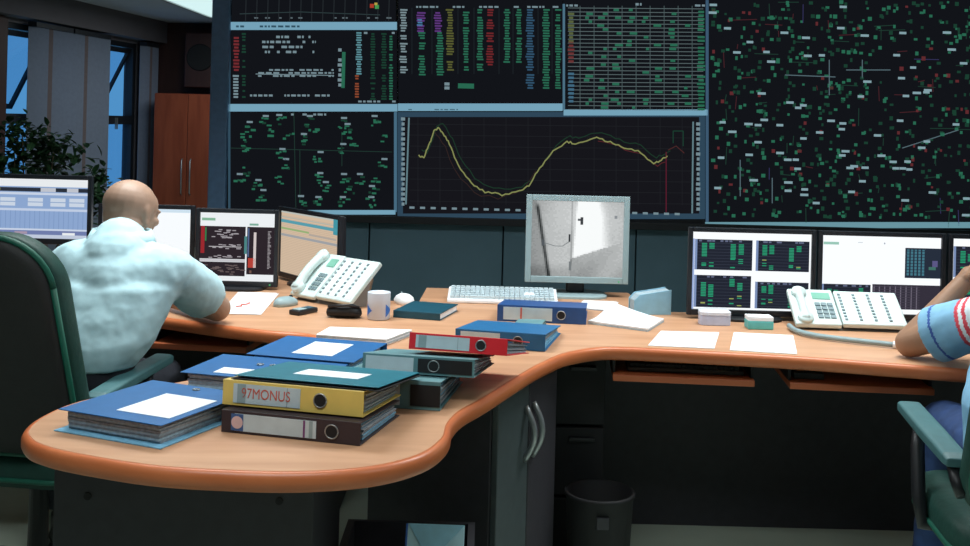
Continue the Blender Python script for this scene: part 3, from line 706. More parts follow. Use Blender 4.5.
# ------------------------------------------------------------------ binders and folders
def frame2(pl, pr, z):
    a, b = atz(pl[0], pl[1], z), atz(pr[0], pr[1], z); return a, math.atan2(b.y - a.y, b.x - a.x), (b - a).length
def binder(label, pl, pr, z, T, D, m, lab=None, hole=None, pages=M_PAPER2, L=None, fromright=False, lm=M_LABEL, group='lever arch binders on the desk', pat=None, T2=None, tilt=0.0, back=0.0):
    """lies with its spine towards the room; T spine thickness, T2 thickness at the open edge, tilt lowers the open edge"""
    a, rz, l = frame2(pl, pr, z)
    if L:
        if fromright:
            b = atz(pr[0], pr[1], z); a = b - Vector((math.cos(rz), math.sin(rz), 0)) * L
        l = L
    a = a + Vector((-math.sin(rz), math.cos(rz), 0)) * back
    r = thing('binder', label, 'binder', (a.x, a.y, z + .0006), rz, group); r.rotation_euler = (-tilt, 0, rz); t = .0025
    T2 = T2 or T
    def wbox(mb, x0, x1, y0, y1, f0, f1, g=0.0):     # heights as fractions of the local thickness
        h = lambda y, f: t + .0006 + f * ((T + (T2 - T) * y / D) - 2 * t - .0012)
        vs = [(x, y, h(y, f)) for f in (f0, f1) for y in (y0, y1) for x in (x0, x1)]
        mb.add(vs, [(0, 2, 3, 1), (4, 5, 7, 6), (0, 1, 5, 4), (1, 3, 7, 5), (3, 2, 6, 7), (2, 0, 4, 6)])
    c = MB(); c.box(0, l, .002, D, 0, t); c.box(0, l, 0, t, 0, T)
    vs = [(x, y, (T + (T2 - T) * y / D) - dz) for dz in (t, 0) for y in (.002, D) for x in (0, l)]
    c.add(vs, [(0, 2, 3, 1), (4, 5, 7, 6), (0, 1, 5, 4), (1, 3, 7, 5), (3, 2, 6, 7), (2, 0, 4, 6)])
    sub(r, 'cover', m, c, bevel=.001)
    n = 9; pb = MB()
    for k in range(n):
        pb.cur = k % 2; wbox(pb, .012, l - .004 - .008 * random.random(), .03, D - .008 - .008 * random.random(), .01 + .84 * k / n, .01 + .84 * (k + .85) / n)
    sub(r, 'paper_block', [pages, M_PAPERG], pb)
    sub(r, 'ring_mechanism', M_STEEL, MB().box(.08, l - .08, .006, .028, t + .0006, T * .5))
    if lab:
        x0, x1 = lab[0] * l, lab[1] * l
        lo = sub(r, 'spine_label', lm, MB().box(x0, x1, -.0012, -.0002, T * .12, T * .88))
        if pat:
            for (u0, u1, m2) in pat: sub(lo, 'label_band', m2, MB().box(u0 * l, u1 * l, -.0018, -.0013, T * .13, T * .87))
    if hole is not None:
        hx = hole * l; n = 24; rr = min(.013, T * .28)
        h = MB(); h.frus((hx, -.0016, T / 2), (hx, -.0001, T / 2), rr, rr, n); sub(r, 'finger_hole', M_BLACK2, h)
        ringm = MB(); pts = [(hx + (rr + .001) * math.cos(2 * PI * i / n), -.0012, T / 2 + (rr + .001) * math.sin(2 * PI * i / n)) for i in range(n + 1)]
        ringm.tube(pts, .0016, 6); sub(r, 'hole_rim', M_STEEL, ringm, smooth=True)
    return r, l
# front stack
bb, bl = binder('dark brown binder at the bottom of the near stack, under the yellow one', (221, 432), (360, 446.5), ZT, .047, .245, M_BROWN, (.10, .69), .80, M_PAPERB, T2=.035, pat=[(.075, .165, mat('label_blue', (60, 96, 150))), (.598, .612, mat('label_purple', (120, 60, 120))), (.64, .665, M_LABEL2)])
sub(bb, 'label_emblem', mat('emblem_pink', (222, 190, 190), .7), MB().frus((.12 * bl, -.0024, .0235), (.12 * bl, -.0019, .0235), .013, .013, 20))
yb, yl = binder('yellow binder with handwritten red spine label', (222, 404.5), (363, 418), ZT + .0490, .053, .245, M_YEL, (.08, .56), .70, M_PAPER2, T2=.038, tilt=.047, pat=[(.11, .17, M_LABEL2), (.465, .47, M_LABEL2)])
text_mesh('97MONUS', .030, M_INK, yb, 'handwriting', Matrix.Translation((.315 * yl, -.0016, .027)) @ Matrix.Rotation(PI / 2, 4, 'X') @ Matrix.Diagonal((.82, 1, 1, 1)))
def folder(label, a, rz, L, D, T, m, z, lab=None, pages=M_PAPERG, spine='back', base=M_PAPERB, clips=None, thin=False, name='folder', group='folders lying on the desk'):
    r = thing(name, label, 'folder', (a[0], a[1], z + .0006), rz, group); t = .002
    c = MB(); c.box(-.004, L + .004, -.006, D, 0, t); sub(r, 'back_cover', base, c)
    c = MB(); c.box(0, L, 0, D, T - t, T)
    if spine == 'back': c.box(0, L, D - .002, D, t, T - t)
    else: c.box(0, .002, 0, D, t, T - t)
    sub(r, 'front_cover', m, c, bevel=.0008)
    pb = MB(); n = 3 if thin else 8; z0, z1 = t + .0004, T - t - .0006
    for k in range(n):
        pb.cur = k % 2; q0 = z0 + (z1 - z0) * k / n; q1 = z0 + (z1 - z0) * (k + 1) / n - .0003
        pb.box(.012 + .006 * random.random(), L - .012 - .008 * random.random(), .012 + .006 * random.random(), D - .01, q0, q1)
    sub(r, 'pages', [pages, M_PAPER2], pb)
    if lab:
        u0, u1, v0, v1 = lab; sub(r, 'cover_label', M_WHITEP, MB().box(u0 * L, u1 * L, v0 * D, v1 * D, T + .0001, T + .0012))
    for (u, v) in (clips or []):
        n2 = 12; pts = [(u * L + .008 * math.cos(2 * PI * i / n2), v * D + .008 * math.sin(2 * PI * i / n2), T + .0015) for i in range(n2 + 1)]
        sub(r, 'clip_ring', M_STEEL, MB().tube(pts, .0013, 5), smooth=True)
    return r
def fpx(pl, pf, zt):  # left and front corner of a top cover seen in the picture
    a, b = atz(pl[0], pl[1], zt), atz(pf[0], pf[1], zt); return a, math.atan2(b.y - a.y, b.x - a.x), (b - a).length
a, rz, L = fpx((58, 409), (174, 428), ZT + .045); L *= .895
folder('blue folder with big white label at the left end of the desk', a, rz, L, .292, .045, M_BLUE, ZT, (.42, .93, .16, .70), clips=[(.55, .90)])
e2 = Vector((-math.sin(rz), math.cos(rz), 0)); e1 = Vector((math.cos(rz), math.sin(rz), 0))
a3, rz3, L3 = fpx((244, 354), (347, 362.5), ZT + .047)
e1b, e2b = Vector((math.cos(rz3), math.sin(rz3), 0)), Vector((-math.sin(rz3), math.cos(rz3), 0))
folder('blue folder between the labelled blue folder and the yellow binder', a3 - e2b * .226 - e1b * .055, rz3, .345, .218, .044, M_BLUE, ZT, (.22, .50, .10, .36), clips=[(.42, .62), (.52, .62)])
folder('blue folder with white label behind the teal folder', a3 + e2b * .004 + e1b * .004, rz3, .295, .26, .047, M_BLUE, ZT, (.36, .74, .18, .78), pages=M_PAPERB)
# teal folder on the yellow binder
a4 = atz(253, 381, ZT + .106)
tf = folder('thin teal folder lying on top of the yellow binder', yb.matrix_basis @ Vector((.02, .010, .054)), yb.rotation_euler.z - .0, .325, .28, .008, M_TEAL, ZT + .1026, (.30, .76, .30, .62), thin=True, base=M_BLACK2); tf.rotation_euler = (-.103, 0, yb.rotation_euler.z)  # black back cover draws the shadow line between teal folder and yellow binder
# paper pile behind folder 3
def stack(name, label, cat, quadpx, z, T, mats, group=None, jitter=.004, n=5):
    ps = [atz(x, y, z) for x, y in quadpx]; c = sum(ps, Vector()) / 4
    r = thing(name, label, cat, (c.x, c.y, z + .0006), 0, group); mb = MB()
    for k in range(n):
        j = Vector(((random.random() - .5) * jitter, (random.random() - .5) * jitter, 0)); mb.cur = k % len(mats)
        mb.prism([((p - c + j).x, (p - c + j).y) for p in ps], T * k / n, T * (k + 1) / n - T * .05)
    sub(r, 'sheets', mats, mb); return r
stack('paper_pile', 'low pile of white papers behind the blue folder, left of the red binder', 'papers', [(316, 341), (386, 346), (412, 336), (330, 333)], ZT, .02, [M_WHITEP, M_PAPER2])
# middle stack
binder('grey teal binder with black spine end at the bottom of the middle stack', (330, 404), (440, 411.5), ZT, .066, .29, M_GREYT, (.0, .62), None, M_PAPERB, T2=.040, L=.25, fromright=True, pat=[(.72, .999, M_BLACK2)])
binder('grey teal binder with grey label under the red binder', (362, 371), (474, 378.5), ZT + .0625, .043, .285, M_GREYT, (.03, .46), .64, M_PAPER2, T2=.022, tilt=.09, lm=M_LABEL, pat=[(.50, .98, M_BLACK2)])
binder('red binder with pale spine label on top of the middle stack', (406, 350.5), (505, 358), ZT + .1045, .040, .285, M_RED, (.07, .62), .735, M_PAPERG, T2=.030, tilt=.175, back=.02, pat=[(.10, .18, M_LABEL2), (.5, .505, M_LABEL2)])
# behind
binder('bright blue binder half hidden behind the red binder', (455, 345.5), (545, 352), ZT, .050, .29, M_AZURE, (.06, .5), .70, M_PAPERB, T2=.026)
binder('navy blue binder lying near the silver monitor', (497, 321), (586, 325), ZT, .055, .27, M_NAVY, (.07, .62), .72, M_PAPERG, T2=.030, pat=[(.26, .28, M_INK)])
stack('note_pad', 'small grey teal pad between the two blue binders', 'note pad', [(513, 330), (541, 331), (546, 325), (519, 324)], ZT, .018, [M_GREYT, M_DTEAL])
# ------------------------------------------------------------------ loose papers
stack('paper_sheets', 'white sheets fanned behind the navy binder', 'papers', [(578, 309), (604, 311), (617, 303.5), (584, 302)], ZT, .006, [M_WHITEP], jitter=.02)
def bent_sheets():
    ps = [atz(x, y, ZT) for x, y in ((588, 324), (648, 332), (664, 322), (612, 315))]; c = sum(ps, Vector()) / 4
    r = thing('paper_stack', 'white paper stack with a lifted corner right of the navy binder', 'papers', (c.x, c.y, ZT + .0006))
    mb = MB(); n = 10
    for k, (T0, mi) in enumerate(((0, 0), (.006, 1))):
        vs = []; mb.cur = mi
        for j in range(n + 1):
            for i in range(n + 1):
                u, v = i / n, j / n
                p = (ps[0] * (1 - u) + ps[1] * u) * (1 - v) + (ps[3] * (1 - u) + ps[2] * u) * v - c
                lift = .05 * max(0, (v - u * .8 - .25)) ** 1.3 if k else 0
                vs.append((p.x, p.y, T0 + lift))
        m2 = len(vs); vs += [(x, y, z + .005) for x, y, z in vs]; fs = []
        for j in range(n):
            for i in range(n):
                q = j * (n + 1) + i; f = (q, q + 1, q + n + 2, q + n + 1); fs.append(tuple(reversed(f))); fs.append(tuple(x + m2 for x in f))
        ed = [(i, i + 1) for i in range(n)] + [((n + 1) * n + i + 1, (n + 1) * n + i) for i in range(n)] + [((j + 1) * (n + 1), j * (n + 1)) for j in range(n)] + [(j * (n + 1) + n, (j + 1) * (n + 1) + n) for j in range(n)]
        for a, b in ed: fs.append((a, b, b + m2, a + m2))
        mb.add(vs, fs)
    sub(r, 'sheets', [M_PAPER2, M_WHITEP], mb)
bent_sheets()
stack('paper_sheet', 'white sheet flat on the right desk, left of the pair', 'paper', [(648, 346), (714, 349), (719, 333), (661, 331.5)], ZT, .002, [M_WHITEP], 'flat white sheets on the right desk', .002, 2)
stack('paper_sheet', 'white sheet flat on the right desk, below the teal box', 'paper', [(730, 350.5), (797, 354.5), (793, 336), (734, 333)], ZT, .002, [M_WHITEP], 'flat white sheets on the right desk', .002, 2)
ps = stack('paper_sheets', 'white sheets with a red mark beside the bald man\'s elbow', 'papers', [(222, 314), (261, 315), (279, 294), (240, 293)], ZT, .003, [M_WHITEP], jitter=.02, n=3)
sub(ps, 'red_mark', M_INK, MB().tube([(-.03, -.1, .0045), (-.015, -.09, .0045), (-.02, -.06, .0045), (-.005, -.05, .0045), (.0, -.02, .0045)], .003, 5))

# ------------------------------------------------------------------ small things on the desk
# letter holder
pl, pr = atz(634, 315, ZT), atz(671, 315, ZT); Lh = (pr - pl).length
r = thing('paper_holder', 'pale blue holder with a slanted top full of papers', 'paper holder', (pl.x, pl.y, ZT + .0005), math.atan2(pr.y - pl.y, pr.x - pl.x))
h = MB()
for (y0, y1, k) in ((0, .004, 0), (.07, .074, 0)):
    h.add([(0, y0, 0), (Lh, y0, 0), (Lh, y0, .088), (.02, y0, .07), (0, y0, .05), (0, y1, 0), (Lh, y1, 0), (Lh, y1, .088), (.02, y1, .07), (0, y1, .05)],
          [(0, 1, 2, 3, 4), (9, 8, 7, 6, 5), (0, 5, 6, 1), (1, 6, 7, 2), (2, 7, 8, 3), (3, 8, 9, 4), (4, 9, 5, 0)])
h.box(0, Lh, .004, .07, 0, .004); sub(r, 'holder', mat('holder_plastic', (140, 190, 214), .3), h, bevel=.001)
h = MB()
for k in range(7): 
    y = .008 + k * .0088; h.add([(.004, y, .005), (Lh - .002, y, .005), (Lh - .002, y, .084), (.02, y, .067), (.004, y, .048), (.004, y + .007, .005), (Lh - .002, y + .007, .005), (Lh - .002, y + .007, .084), (.02, y + .007, .067), (.004, y + .007, .048)],
          [(0, 1, 2, 3, 4), (9, 8, 7, 6, 5), (0, 5, 6, 1), (1, 6, 7, 2), (2, 7, 8, 3), (3, 8, 9, 4), (4, 9, 5, 0)])
sub(r, 'papers', M_PAPER2, h)
# glass-like dish and teal box
p = atz(716, 326, ZT); r = thing('pin_dish', 'small pale lilac box in front of the four-pane monitor', 'box', (p.x, p.y + .03, ZT + .0005))
sub(r, 'body', mat('dish_lilac', (186, 196, 222), .3), MB().loft([((0, 0, 0), (1, 0, 0), (0, 1, 0), .052, .03), ((0, 0, .034), (1, 0, 0), (0, 1, 0), .052, .03)], 28, 5), bevel=.002)
sub(r, 'lid', mat('dish_lid', (222, 228, 240), .25), MB().loft([((0, 0, .0345), (1, 0, 0), (0, 1, 0), .053, .031), ((0, 0, .045), (1, 0, 0), (0, 1, 0), .053, .031), ((0, 0, .052), (1, 0, 0), (0, 1, 0), .044, .024)], 28, 5))
p = atz(761, 330, ZT); r = thing('note_box', 'small teal box with a white paper top', 'box', (p.x, p.y + .03, ZT + .0005))
sub(r, 'box', mat('box_teal', (92, 186, 186), .4), MB().box(-.042, .042, -.03, .03, 0, .028), bevel=.003)
sub(r, 'note_paper', M_WHITEP, MB().box(-.041, .041, -.029, .029, .0282, .042), bevel=.001)
# mug
p = atz(377.5, 321, ZT); r = thing('mug', 'white cup with a blue triangle pattern', 'cup', (p.x, p.y + .036, ZT + .0005), -.1)
n = 32; vs = []; prof2 = [(.034, 0), (.037, .004), (.038, .088), (.0375, .09), (.035, .09), (.034, .008)]
for r_, z in prof2: vs += [(r_ * math.cos(2 * PI * i / n), r_ * math.sin(2 * PI * i / n), z) for i in range(n)]
fs = [(k * n + i, k * n + (i + 1) % n, (k + 1) * n + (i + 1) % n, (k + 1) * n + i) for k in range(5) for i in range(n)] + [tuple(reversed(range(n))), tuple(range(5 * n, 6 * n))]
sub(r, 'body', M_MUG, MB().add(vs, fs), smooth=True)
for th0 in (-2.75, -.75, 1.2):
    t = MB(); nseg = 8
    for k in range(nseg):
        f0, f1 = k / nseg, (k + 1) / nseg; t0, t1 = th0 + f0 * .75, th0 + f1 * .75
        h0, h1 = .022 * (1 - f0), .022 * (1 - f1); zc = .032
        q = lambda th, z: (.0384 * math.cos(th), .0384 * math.sin(th), z)
        t.add([q(t0, zc - h0), q(t1, zc - h1), q(t1, zc + h1), q(t0, zc + h0)], [(0, 1, 2, 3)])
    sub(r, 'triangle_mark', M_MUGB, t)
# white mouse, notebook, keyboard
p = atz(403, 306, ZT); r = thing('mouse', 'white computer mouse behind the dark notebook', 'mouse', (p.x, p.y + .05, ZT + .0005), .5)
mm = MB(); mm.loft([((0, 0, 0), (1, 0, 0), (0, 1, 0), .03, .052), ((0, 0, .012), (1, 0, 0), (0, 1, 0), .031, .054), ((0, -.004, .026), (1, 0, 0), (0, 1, 0), .026, .045), ((0, -.008, .035), (1, 0, 0), (0, 1, 0), .014, .028)], 24, 2.3)
sub(r, 'shell', M_WHITEP, mm, smooth=True); sub(r, 'scroll_wheel', M_PHONE2, MB().frus((-.003, .025, .0325), (.003, .025, .0325), .007, .007, 14))
a, rz, L = frame2((393, 317.5), (440, 321), ZT)
r = thing('notebook', 'closed dark teal notebook beside the cup', 'notebook', (a.x, a.y, ZT + .0005), rz + .0)
nb = MB(); nb.box(0, L, 0, .21, 0, .002); nb.box(0, L, 0, .21, .021, .024); nb.box(0, .003, 0, .21, .002, .021); nb.box(0, L, 0, .003, .002, .021); sub(r, 'cover', M_DTEAL, nb, bevel=.001)
sub(r, 'pages', M_WHITEP, MB().box(.006, L - .004, .006, .206, .0025, .0205))
a, rz, L = frame2((447, 303), (558, 306), ZT)
keyboard((a.x, a.y, ZT + .0005), rz, L, .15, 'white keyboard lying in front of the silver monitor', M_WHITEP, M_LABEL, .17)
# black pouch, mobile phone, grey mouse
p = atz(342, 319, ZT); r = thing('pouch', 'black soft pouch in front of the left telephone', 'pouch', (p.x, p.y + .03, ZT + .0005), -.25)
mb = MB(); mb.loft([((-.058, 0, .014), (0, 1, 0), (0, 0, 1), .008, .006), ((-.05, 0, .018), (0, 1, 0), (0, 0, 1), .026, .017), ((-.01, 0, .021), (0, 1, 0), (0, 0, 1), .034, .021), ((.03, .004, .023), (0, 1, 0), (0, 0, 1), .032, .023), ((.055, .004, .018), (0, 1, 0), (0, 0, 1), .022, .016), ((.062, .004, .016), (0, 1, 0), (0, 0, 1), .008, .006)], 20)
sub(r, 'body', M_BLACK2, mb, smooth=True); sub(r, 'strap', M_BLACK, MB().tube([(-.045, -.02, .036), (-.01, -.03, .042), (.03, -.026, .046), (.055, -.0, .036)], .005, 6), smooth=True)
p = atz(301, 316, ZT); r = thing('mobile_phone', 'small dark mobile phone lying by the left telephone', 'phone', (p.x, p.y + .05, ZT + .0005), -.55)
sub(r, 'body', M_BLACK, MB().box(-.023, .023, -.05, .05, 0, .017), bevel=.005, seg=3); sub(r, 'keypad', M_SILV, MB().box(-.017, .017, -.04, .0, .0171, .0185)); sub(r, 'screen', M_DTEAL, MB().box(-.017, .017, .008, .04, .0171, .0182))
p = atz(283, 308, ZT); r = thing('mouse', 'grey computer mouse at the left of the mobile phone', 'mouse', (p.x, p.y + .05, ZT + .0005), -.6)
mm = MB(); mm.loft([((0, 0, 0), (1, 0, 0), (0, 1, 0), .028, .05), ((0, 0, .012), (1, 0, 0), (0, 1, 0), .029, .051), ((0, -.004, .024), (1, 0, 0), (0, 1, 0), .023, .042), ((0, -.008, .031), (1, 0, 0), (0, 1, 0), .012, .025)], 24, 2.3)
sub(r, 'shell', M_SILV, mm, smooth=True); sub(r, 'scroll_wheel', M_BLACK, MB().frus((-.003, .025, .028), (.003, .025, .028), .007, .007, 14))

# ------------------------------------------------------------------ desk telephones
def telephone(label, pl, pr, tilt, dep, arch):
    a, rz, L = frame2(pl, pr, ZT)
    r = thing('desk_telephone', label, 'telephone', (a.x, a.y, ZT + .0006), rz, 'desk telephones')
    ct, st = math.cos(tilt), math.sin(tilt)
    M = Matrix.Translation((0, 0, .022)) @ Matrix.Rotation(tilt, 4, 'X')
    split = .42 * L
    sub(r, 'body', M_PHONE, MB().box(0, split - .002, 0, dep, -.02, 0, M), bevel=.006, seg=3)
    sub(r, 'key_module', M_PHONE, MB().box(split + .002, L, .006, dep - .004, -.02, 0, M), bevel=.006, seg=3)
    # stand wedge under the tilted face
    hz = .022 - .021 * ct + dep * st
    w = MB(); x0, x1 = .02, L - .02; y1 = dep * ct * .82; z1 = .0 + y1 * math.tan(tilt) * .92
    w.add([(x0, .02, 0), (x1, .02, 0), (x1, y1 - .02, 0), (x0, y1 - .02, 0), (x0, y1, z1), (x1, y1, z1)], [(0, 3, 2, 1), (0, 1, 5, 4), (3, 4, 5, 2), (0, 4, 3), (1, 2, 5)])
    sub(r, 'stand', M_STAND, w)
    # handset along the left side
    hs = MB(); N = 14
    pts = []; rad = []
    for k in range(N + 1):
        t = k / N; pts.append(M @ Vector((.036, .018 + (dep - .036) * t, (.010 if arch > .01 else .003) + arch * math.sin(PI * t)))); rad.append((.017 if arch > .01 else .013) + .005 * (abs(2 * t - 1) ** 3))
    hs.tube(pts, rad, 14)
    hs.frus(M @ Vector((.036, .026, .001)), M @ Vector((.036, .026, .010 + arch)), .026, .024, 20); hs.frus(M @ Vector((.036, dep - .026, .001)), M @ Vector((.036, dep - .026, .010 + arch)), .026, .024, 20)
    sub(r, 'handset', M_PHONE, hs, smooth=True)
    sub(r, 'display', M_PHONEG, MB().box(.078, split - .016, dep * .70, dep * .88, .0002, .0025, M))
    k = MB(); kx0 = .080; kw = (split - .012 - kx0) / 3
    for j in range(4):
        for i in range(3): k.box(kx0 + i * kw, kx0 + i * kw + kw - .004, .03 + j * .021, .045 + j * .021, .0002, .0045, M)
    sub(r, 'keypad', M_PHONE2, k)
    n = 4; mw = (L - split - .02) / n; lab = None
    for i in range(n):
        lab = MB(); kk = MB(); x0 = split + .012 + i * mw
        lab.box(x0 + .012, x0 + mw - .004, .02, dep - .025, .0002, .001, M)
        for j in range(9): kk.box(x0, x0 + .009, .024 + j * (dep - .055) / 8, .031 + j * (dep - .055) / 8, .0002, .0035, M)
        sub(r, 'button_labels', M_WHITEP, lab); sub(r, 'speed_keys', M_PHONE2, kk)
    return r, M
telephone('off-white desk telephone tilted steeply, beside the bald man', (289, 299), (348, 310.5), math.radians(42), .205, .014)
tel, _ = telephone('off-white desk telephone with wide key panel on the right desk', (796, 330), (909, 334), math.radians(30), .185, .003)
cp = [atz(x, y, ZT) for x, y in ((789, 329), (796, 334), (815, 339), (840, 342.5), (866, 345.5), (893, 348.5))]
r = thing('telephone_cord', 'grey cord lying on the desk before the right telephone', 'cord', (cp[0].x, cp[0].y, ZT + .0115))
pts = catmull([(q - cp[0]).to_tuple() for q in cp], 5)
sub(r, 'cord', mat('cord_grey', (140, 160, 164), .5), MB().tube(pts, .0085, 8), smooth=True)
sub(r, 'plug', M_WHITEP, MB().frus(pts[-1], pts[-1] + (pts[-1] - pts[-2]).normalized() * .03, .011, .009, 12))

# clutter on the low shelf
r = thing('envelope', 'pale blue envelope leaning in the low shelf under the desk', 'envelope', (-.085, 2.57, .2858), -.03)
Mx = Matrix.Rotation(-.5, 4, 'X')
sub(r, 'paper', mat('envelope_blue', (190, 232, 244), .7), MB().box(-.078, .058, 0, .012, .0, .165, Mx)); 
fl = MB(); fl.add([Mx @ Vector(q) for q in ((-.078, -.001, .165), (.058, -.001, .165), (-.02, -.001, .08), (-.078, -.003, .165), (.058, -.003, .165), (-.02, -.003, .08))], [(0, 1, 2), (5, 4, 3), (0, 3, 4, 1), (1, 4, 5, 2), (2, 5, 3, 0)])
sub(r, 'flap', mat('envelope_flap', (150, 206, 226), .7), fl); sub(r, 'blue_edge', M_MUGB, MB().box(-.0825, -.0785, 0, .012, 0, .165, Mx))
r = thing('document_case', 'black document case lying on the low shelf under the desk', 'case', (-.238, 2.56, .2795), .03)
sub(r, 'case', M_BLACK, MB().box(-.06, .06, -.06, .13, 0, .035), bevel=.006); sub(r, 'yellow_tab', M_YEL, MB().box(.03, .05, -.0625, -.0601, .004, .03)); sub(r, 'clasp', M_STEEL, MB().box(-.04, -.01, -.0625, -.0601, .012, .022))

# ------------------------------------------------------------------ office chairs
def rrect(w, h, r, n=8):
    o = []
    for cx, cz, a0 in ((w / 2 - r, h / 2 - r, 0), (-w / 2 + r, h / 2 - r, PI / 2), (-w / 2 + r, -h / 2 + r, PI), (w / 2 - r, -h / 2 + r, 3 * PI / 2)):
        for k in range(n + 1): a = a0 + PI / 2 * k / n; o.append((cx + r * math.cos(a), cz + r * math.sin(a)))
    return o
def office_chair(label, loc, rz):
    r = thing('office_chair', label, 'chair', loc, rz, 'high-back office chairs')
    zb, zt, bw = .49, 1.10, .52; zc = (zb + zt) / 2; ol = rrect(bw, zt - zb, .13)
    def mp(x, y, z): return (x, y - .245 - .36 * (z - zb) + .30 * x * x, z)
    def pil(rings):
        n = len(ol); vs = []; fs = []
        for s_, y in rings: vs += [mp(x * s_, y, zc + z * (1 - (1 - s_) * .8)) for x, z in ol]
        for k in range(len(rings) - 1):
            for i in range(n): j = (i + 1) % n; fs.append((k * n + i, k * n + j, (k + 1) * n + j, (k + 1) * n + i))
        fs += [tuple(reversed(range(n))), tuple(range((len(rings) - 1) * n, len(rings) * n))]
        return MB().add(vs, fs)
    sub(r, 'backrest', M_CHAIR, pil([(.90, .001), (.985, .004), (1.0, .02), (1.0, .06), (.96, .085), (.85, .10), (.5, .11), (.2, .112)]), smooth=True)
    sub(r, 'back_shell', M_CHAIRB, pil([(.3, -.032), (.7, -.03), (.86, -.026), (.94, -.016), (.95, .0005)]), smooth=True)
    n = len(ol); pts = [mp(x * .965, -.002, zc + z * .972) for x, z in ol]; pts.append(pts[0])
    sub(r, 'piping', M_PIPE, MB().tube(pts, .008, 8), smooth=True)
    so = rrect(.52, .50, .11); vs = []; fs = []
    for s_, z in ((.9, .40), (.98, .405), (1, .42), (1, .465), (.96, .49), (.8, .50), (.4, .502)): vs += [(x * s_, y * s_ + .01, z) for x, y in so]
    for k in range(6):
        for i in range(n): j = (i + 1) % n; fs.append((k * n + i, k * n + j, (k + 1) * n + j, (k + 1) * n + i))
    fs += [tuple(reversed(range(n))), tuple(range(6 * n, 7 * n))]
    sub(r, 'seat', M_CHAIR, MB().add(vs, fs), smooth=True)
    pts = [(x * 1.0, y * 1.0 + .01, .425) for x, y in so]; pts.append(pts[0]); sub(r, 'seat_piping', M_PIPE, MB().tube(pts, .007, 8), smooth=True)
    for s in (-1, 1):
        ar = MB(); ar.loft([((s * .262, -.20, .637), (1, 0, 0), (0, 0, 1), .024, .010), ((s * .262, -.18, .642), (1, 0, 0), (0, 0, 1), .030, .015), ((s * .266, .0, .654), (1, 0, 0), (0, 0, 1), .032, .016), ((s * .262, .23, .660), (1, 0, 0), (0, 0, 1), .031, .015), ((s * .26, .25, .658), (1, 0, 0), (0, 0, 1), .026, .010)], 24, 4.5)
        a_o = sub(r, 'armrest', M_ARM, ar, bevel=.003)
        sup = MB(); sup.tube([(s * .20, .02, .415), (s * .275, .03, .415), (s * .280, .05, .48), (s * .272, .10, .59), (s * .262, .12, .638)], .018, 10)
        sub(a_o, 'arm_support', M_BLACK, sup, smooth=True)
        sup = MB(); sup.tube([(s * .262, -.17, .628), (s * .262, -.20, .60), (s * .255, -.225, .57)], .016, 10)
        sub(a_o, 'rear_support', M_BLACK, sup, smooth=True)
    sub(r, 'gas_column', M_BLACK, MB().frus((0, 0, .10), (0, 0, .41), .03, .025, 18), smooth=False)
    sub(r, 'mechanism', M_BLACK, MB().box(-.09, .09, -.12, .1, .36, .40), bevel=.01)
    for k in range(5):
        a = 2 * PI * k / 5 + .3; ca, sa = math.cos(a), math.sin(a)
        lg = MB(); lg.loft([((ca * .02, sa * .02, .115), (-sa, ca, 0), (0, 0, 1), .032, .022), ((ca * .16, sa * .16, .105), (-sa, ca, 0), (0, 0, 1), .026, .018), ((ca * .30, sa * .30, .085), (-sa, ca, 0), (0, 0, 1), .02, .012)], 12, 3)
        lo = sub(r, 'leg', M_BLACK, lg)
        cs = MB(); c0 = Vector((ca * .285, sa * .285, .029)); t = Vector((-sa, ca, 0)) 
        cs.frus(c0 - t * .024, c0 - t * .006, .028, .028, 16); cs.frus(c0 + t * .006, c0 + t * .024, .028, .028, 16); cs.frus(c0 + Vector((0, 0, .0)), c0 + Vector((0, 0, .058)), .008, .008, 8)
        sub(lo, 'caster', M_BLACK2, cs)
    return r
CHL = Vector((-1.25, 3.15, 0)); CHR = Vector((1.40, 2.72, 0))
office_chair('dark green high-back chair the bald man in white sits on', CHL, math.radians(-8))
office_chair('dark green high-back chair at the right, under the man in the tee shirt', CHR, math.radians(-7))

# ------------------------------------------------------------------ people
def remeshed(mb, voxel, smooth_it, disp=None):
    me = mb.mesh('tmp'); bm = bmesh.new(); bm.from_mesh(me); bmesh.ops.recalc_face_normals(bm, faces=bm.faces); bm.to_mesh(me); bm.free()
    o = bpy.data.objects.new('tmp', me); COL.objects.link(o)
    m = o.modifiers.new('r', 'REMESH'); m.mode = 'VOXEL'; m.voxel_size = voxel; m.use_smooth_shade = True
    if smooth_it: s = o.modifiers.new('s', 'SMOOTH'); s.factor = .5; s.iterations = smooth_it
    if disp:
        for i, (sz, stg) in enumerate(disp):
            tx = bpy.data.textures.new('fold%d' % i, 'CLOUDS'); tx.noise_scale = sz; tx.noise_depth = 2
            dm = o.modifiers.new('d', 'DISPLACE'); dm.texture = tx; dm.strength = stg; dm.mid_level = .5; dm.texture_coords = 'LOCAL'
    out = bpy.data.meshes.new_from_object(o.evaluated_get(bpy.context.evaluated_depsgraph_get()))
    bpy.data.objects.remove(o); out.polygons.foreach_set('use_smooth', [True] * len(out.polygons)); return out
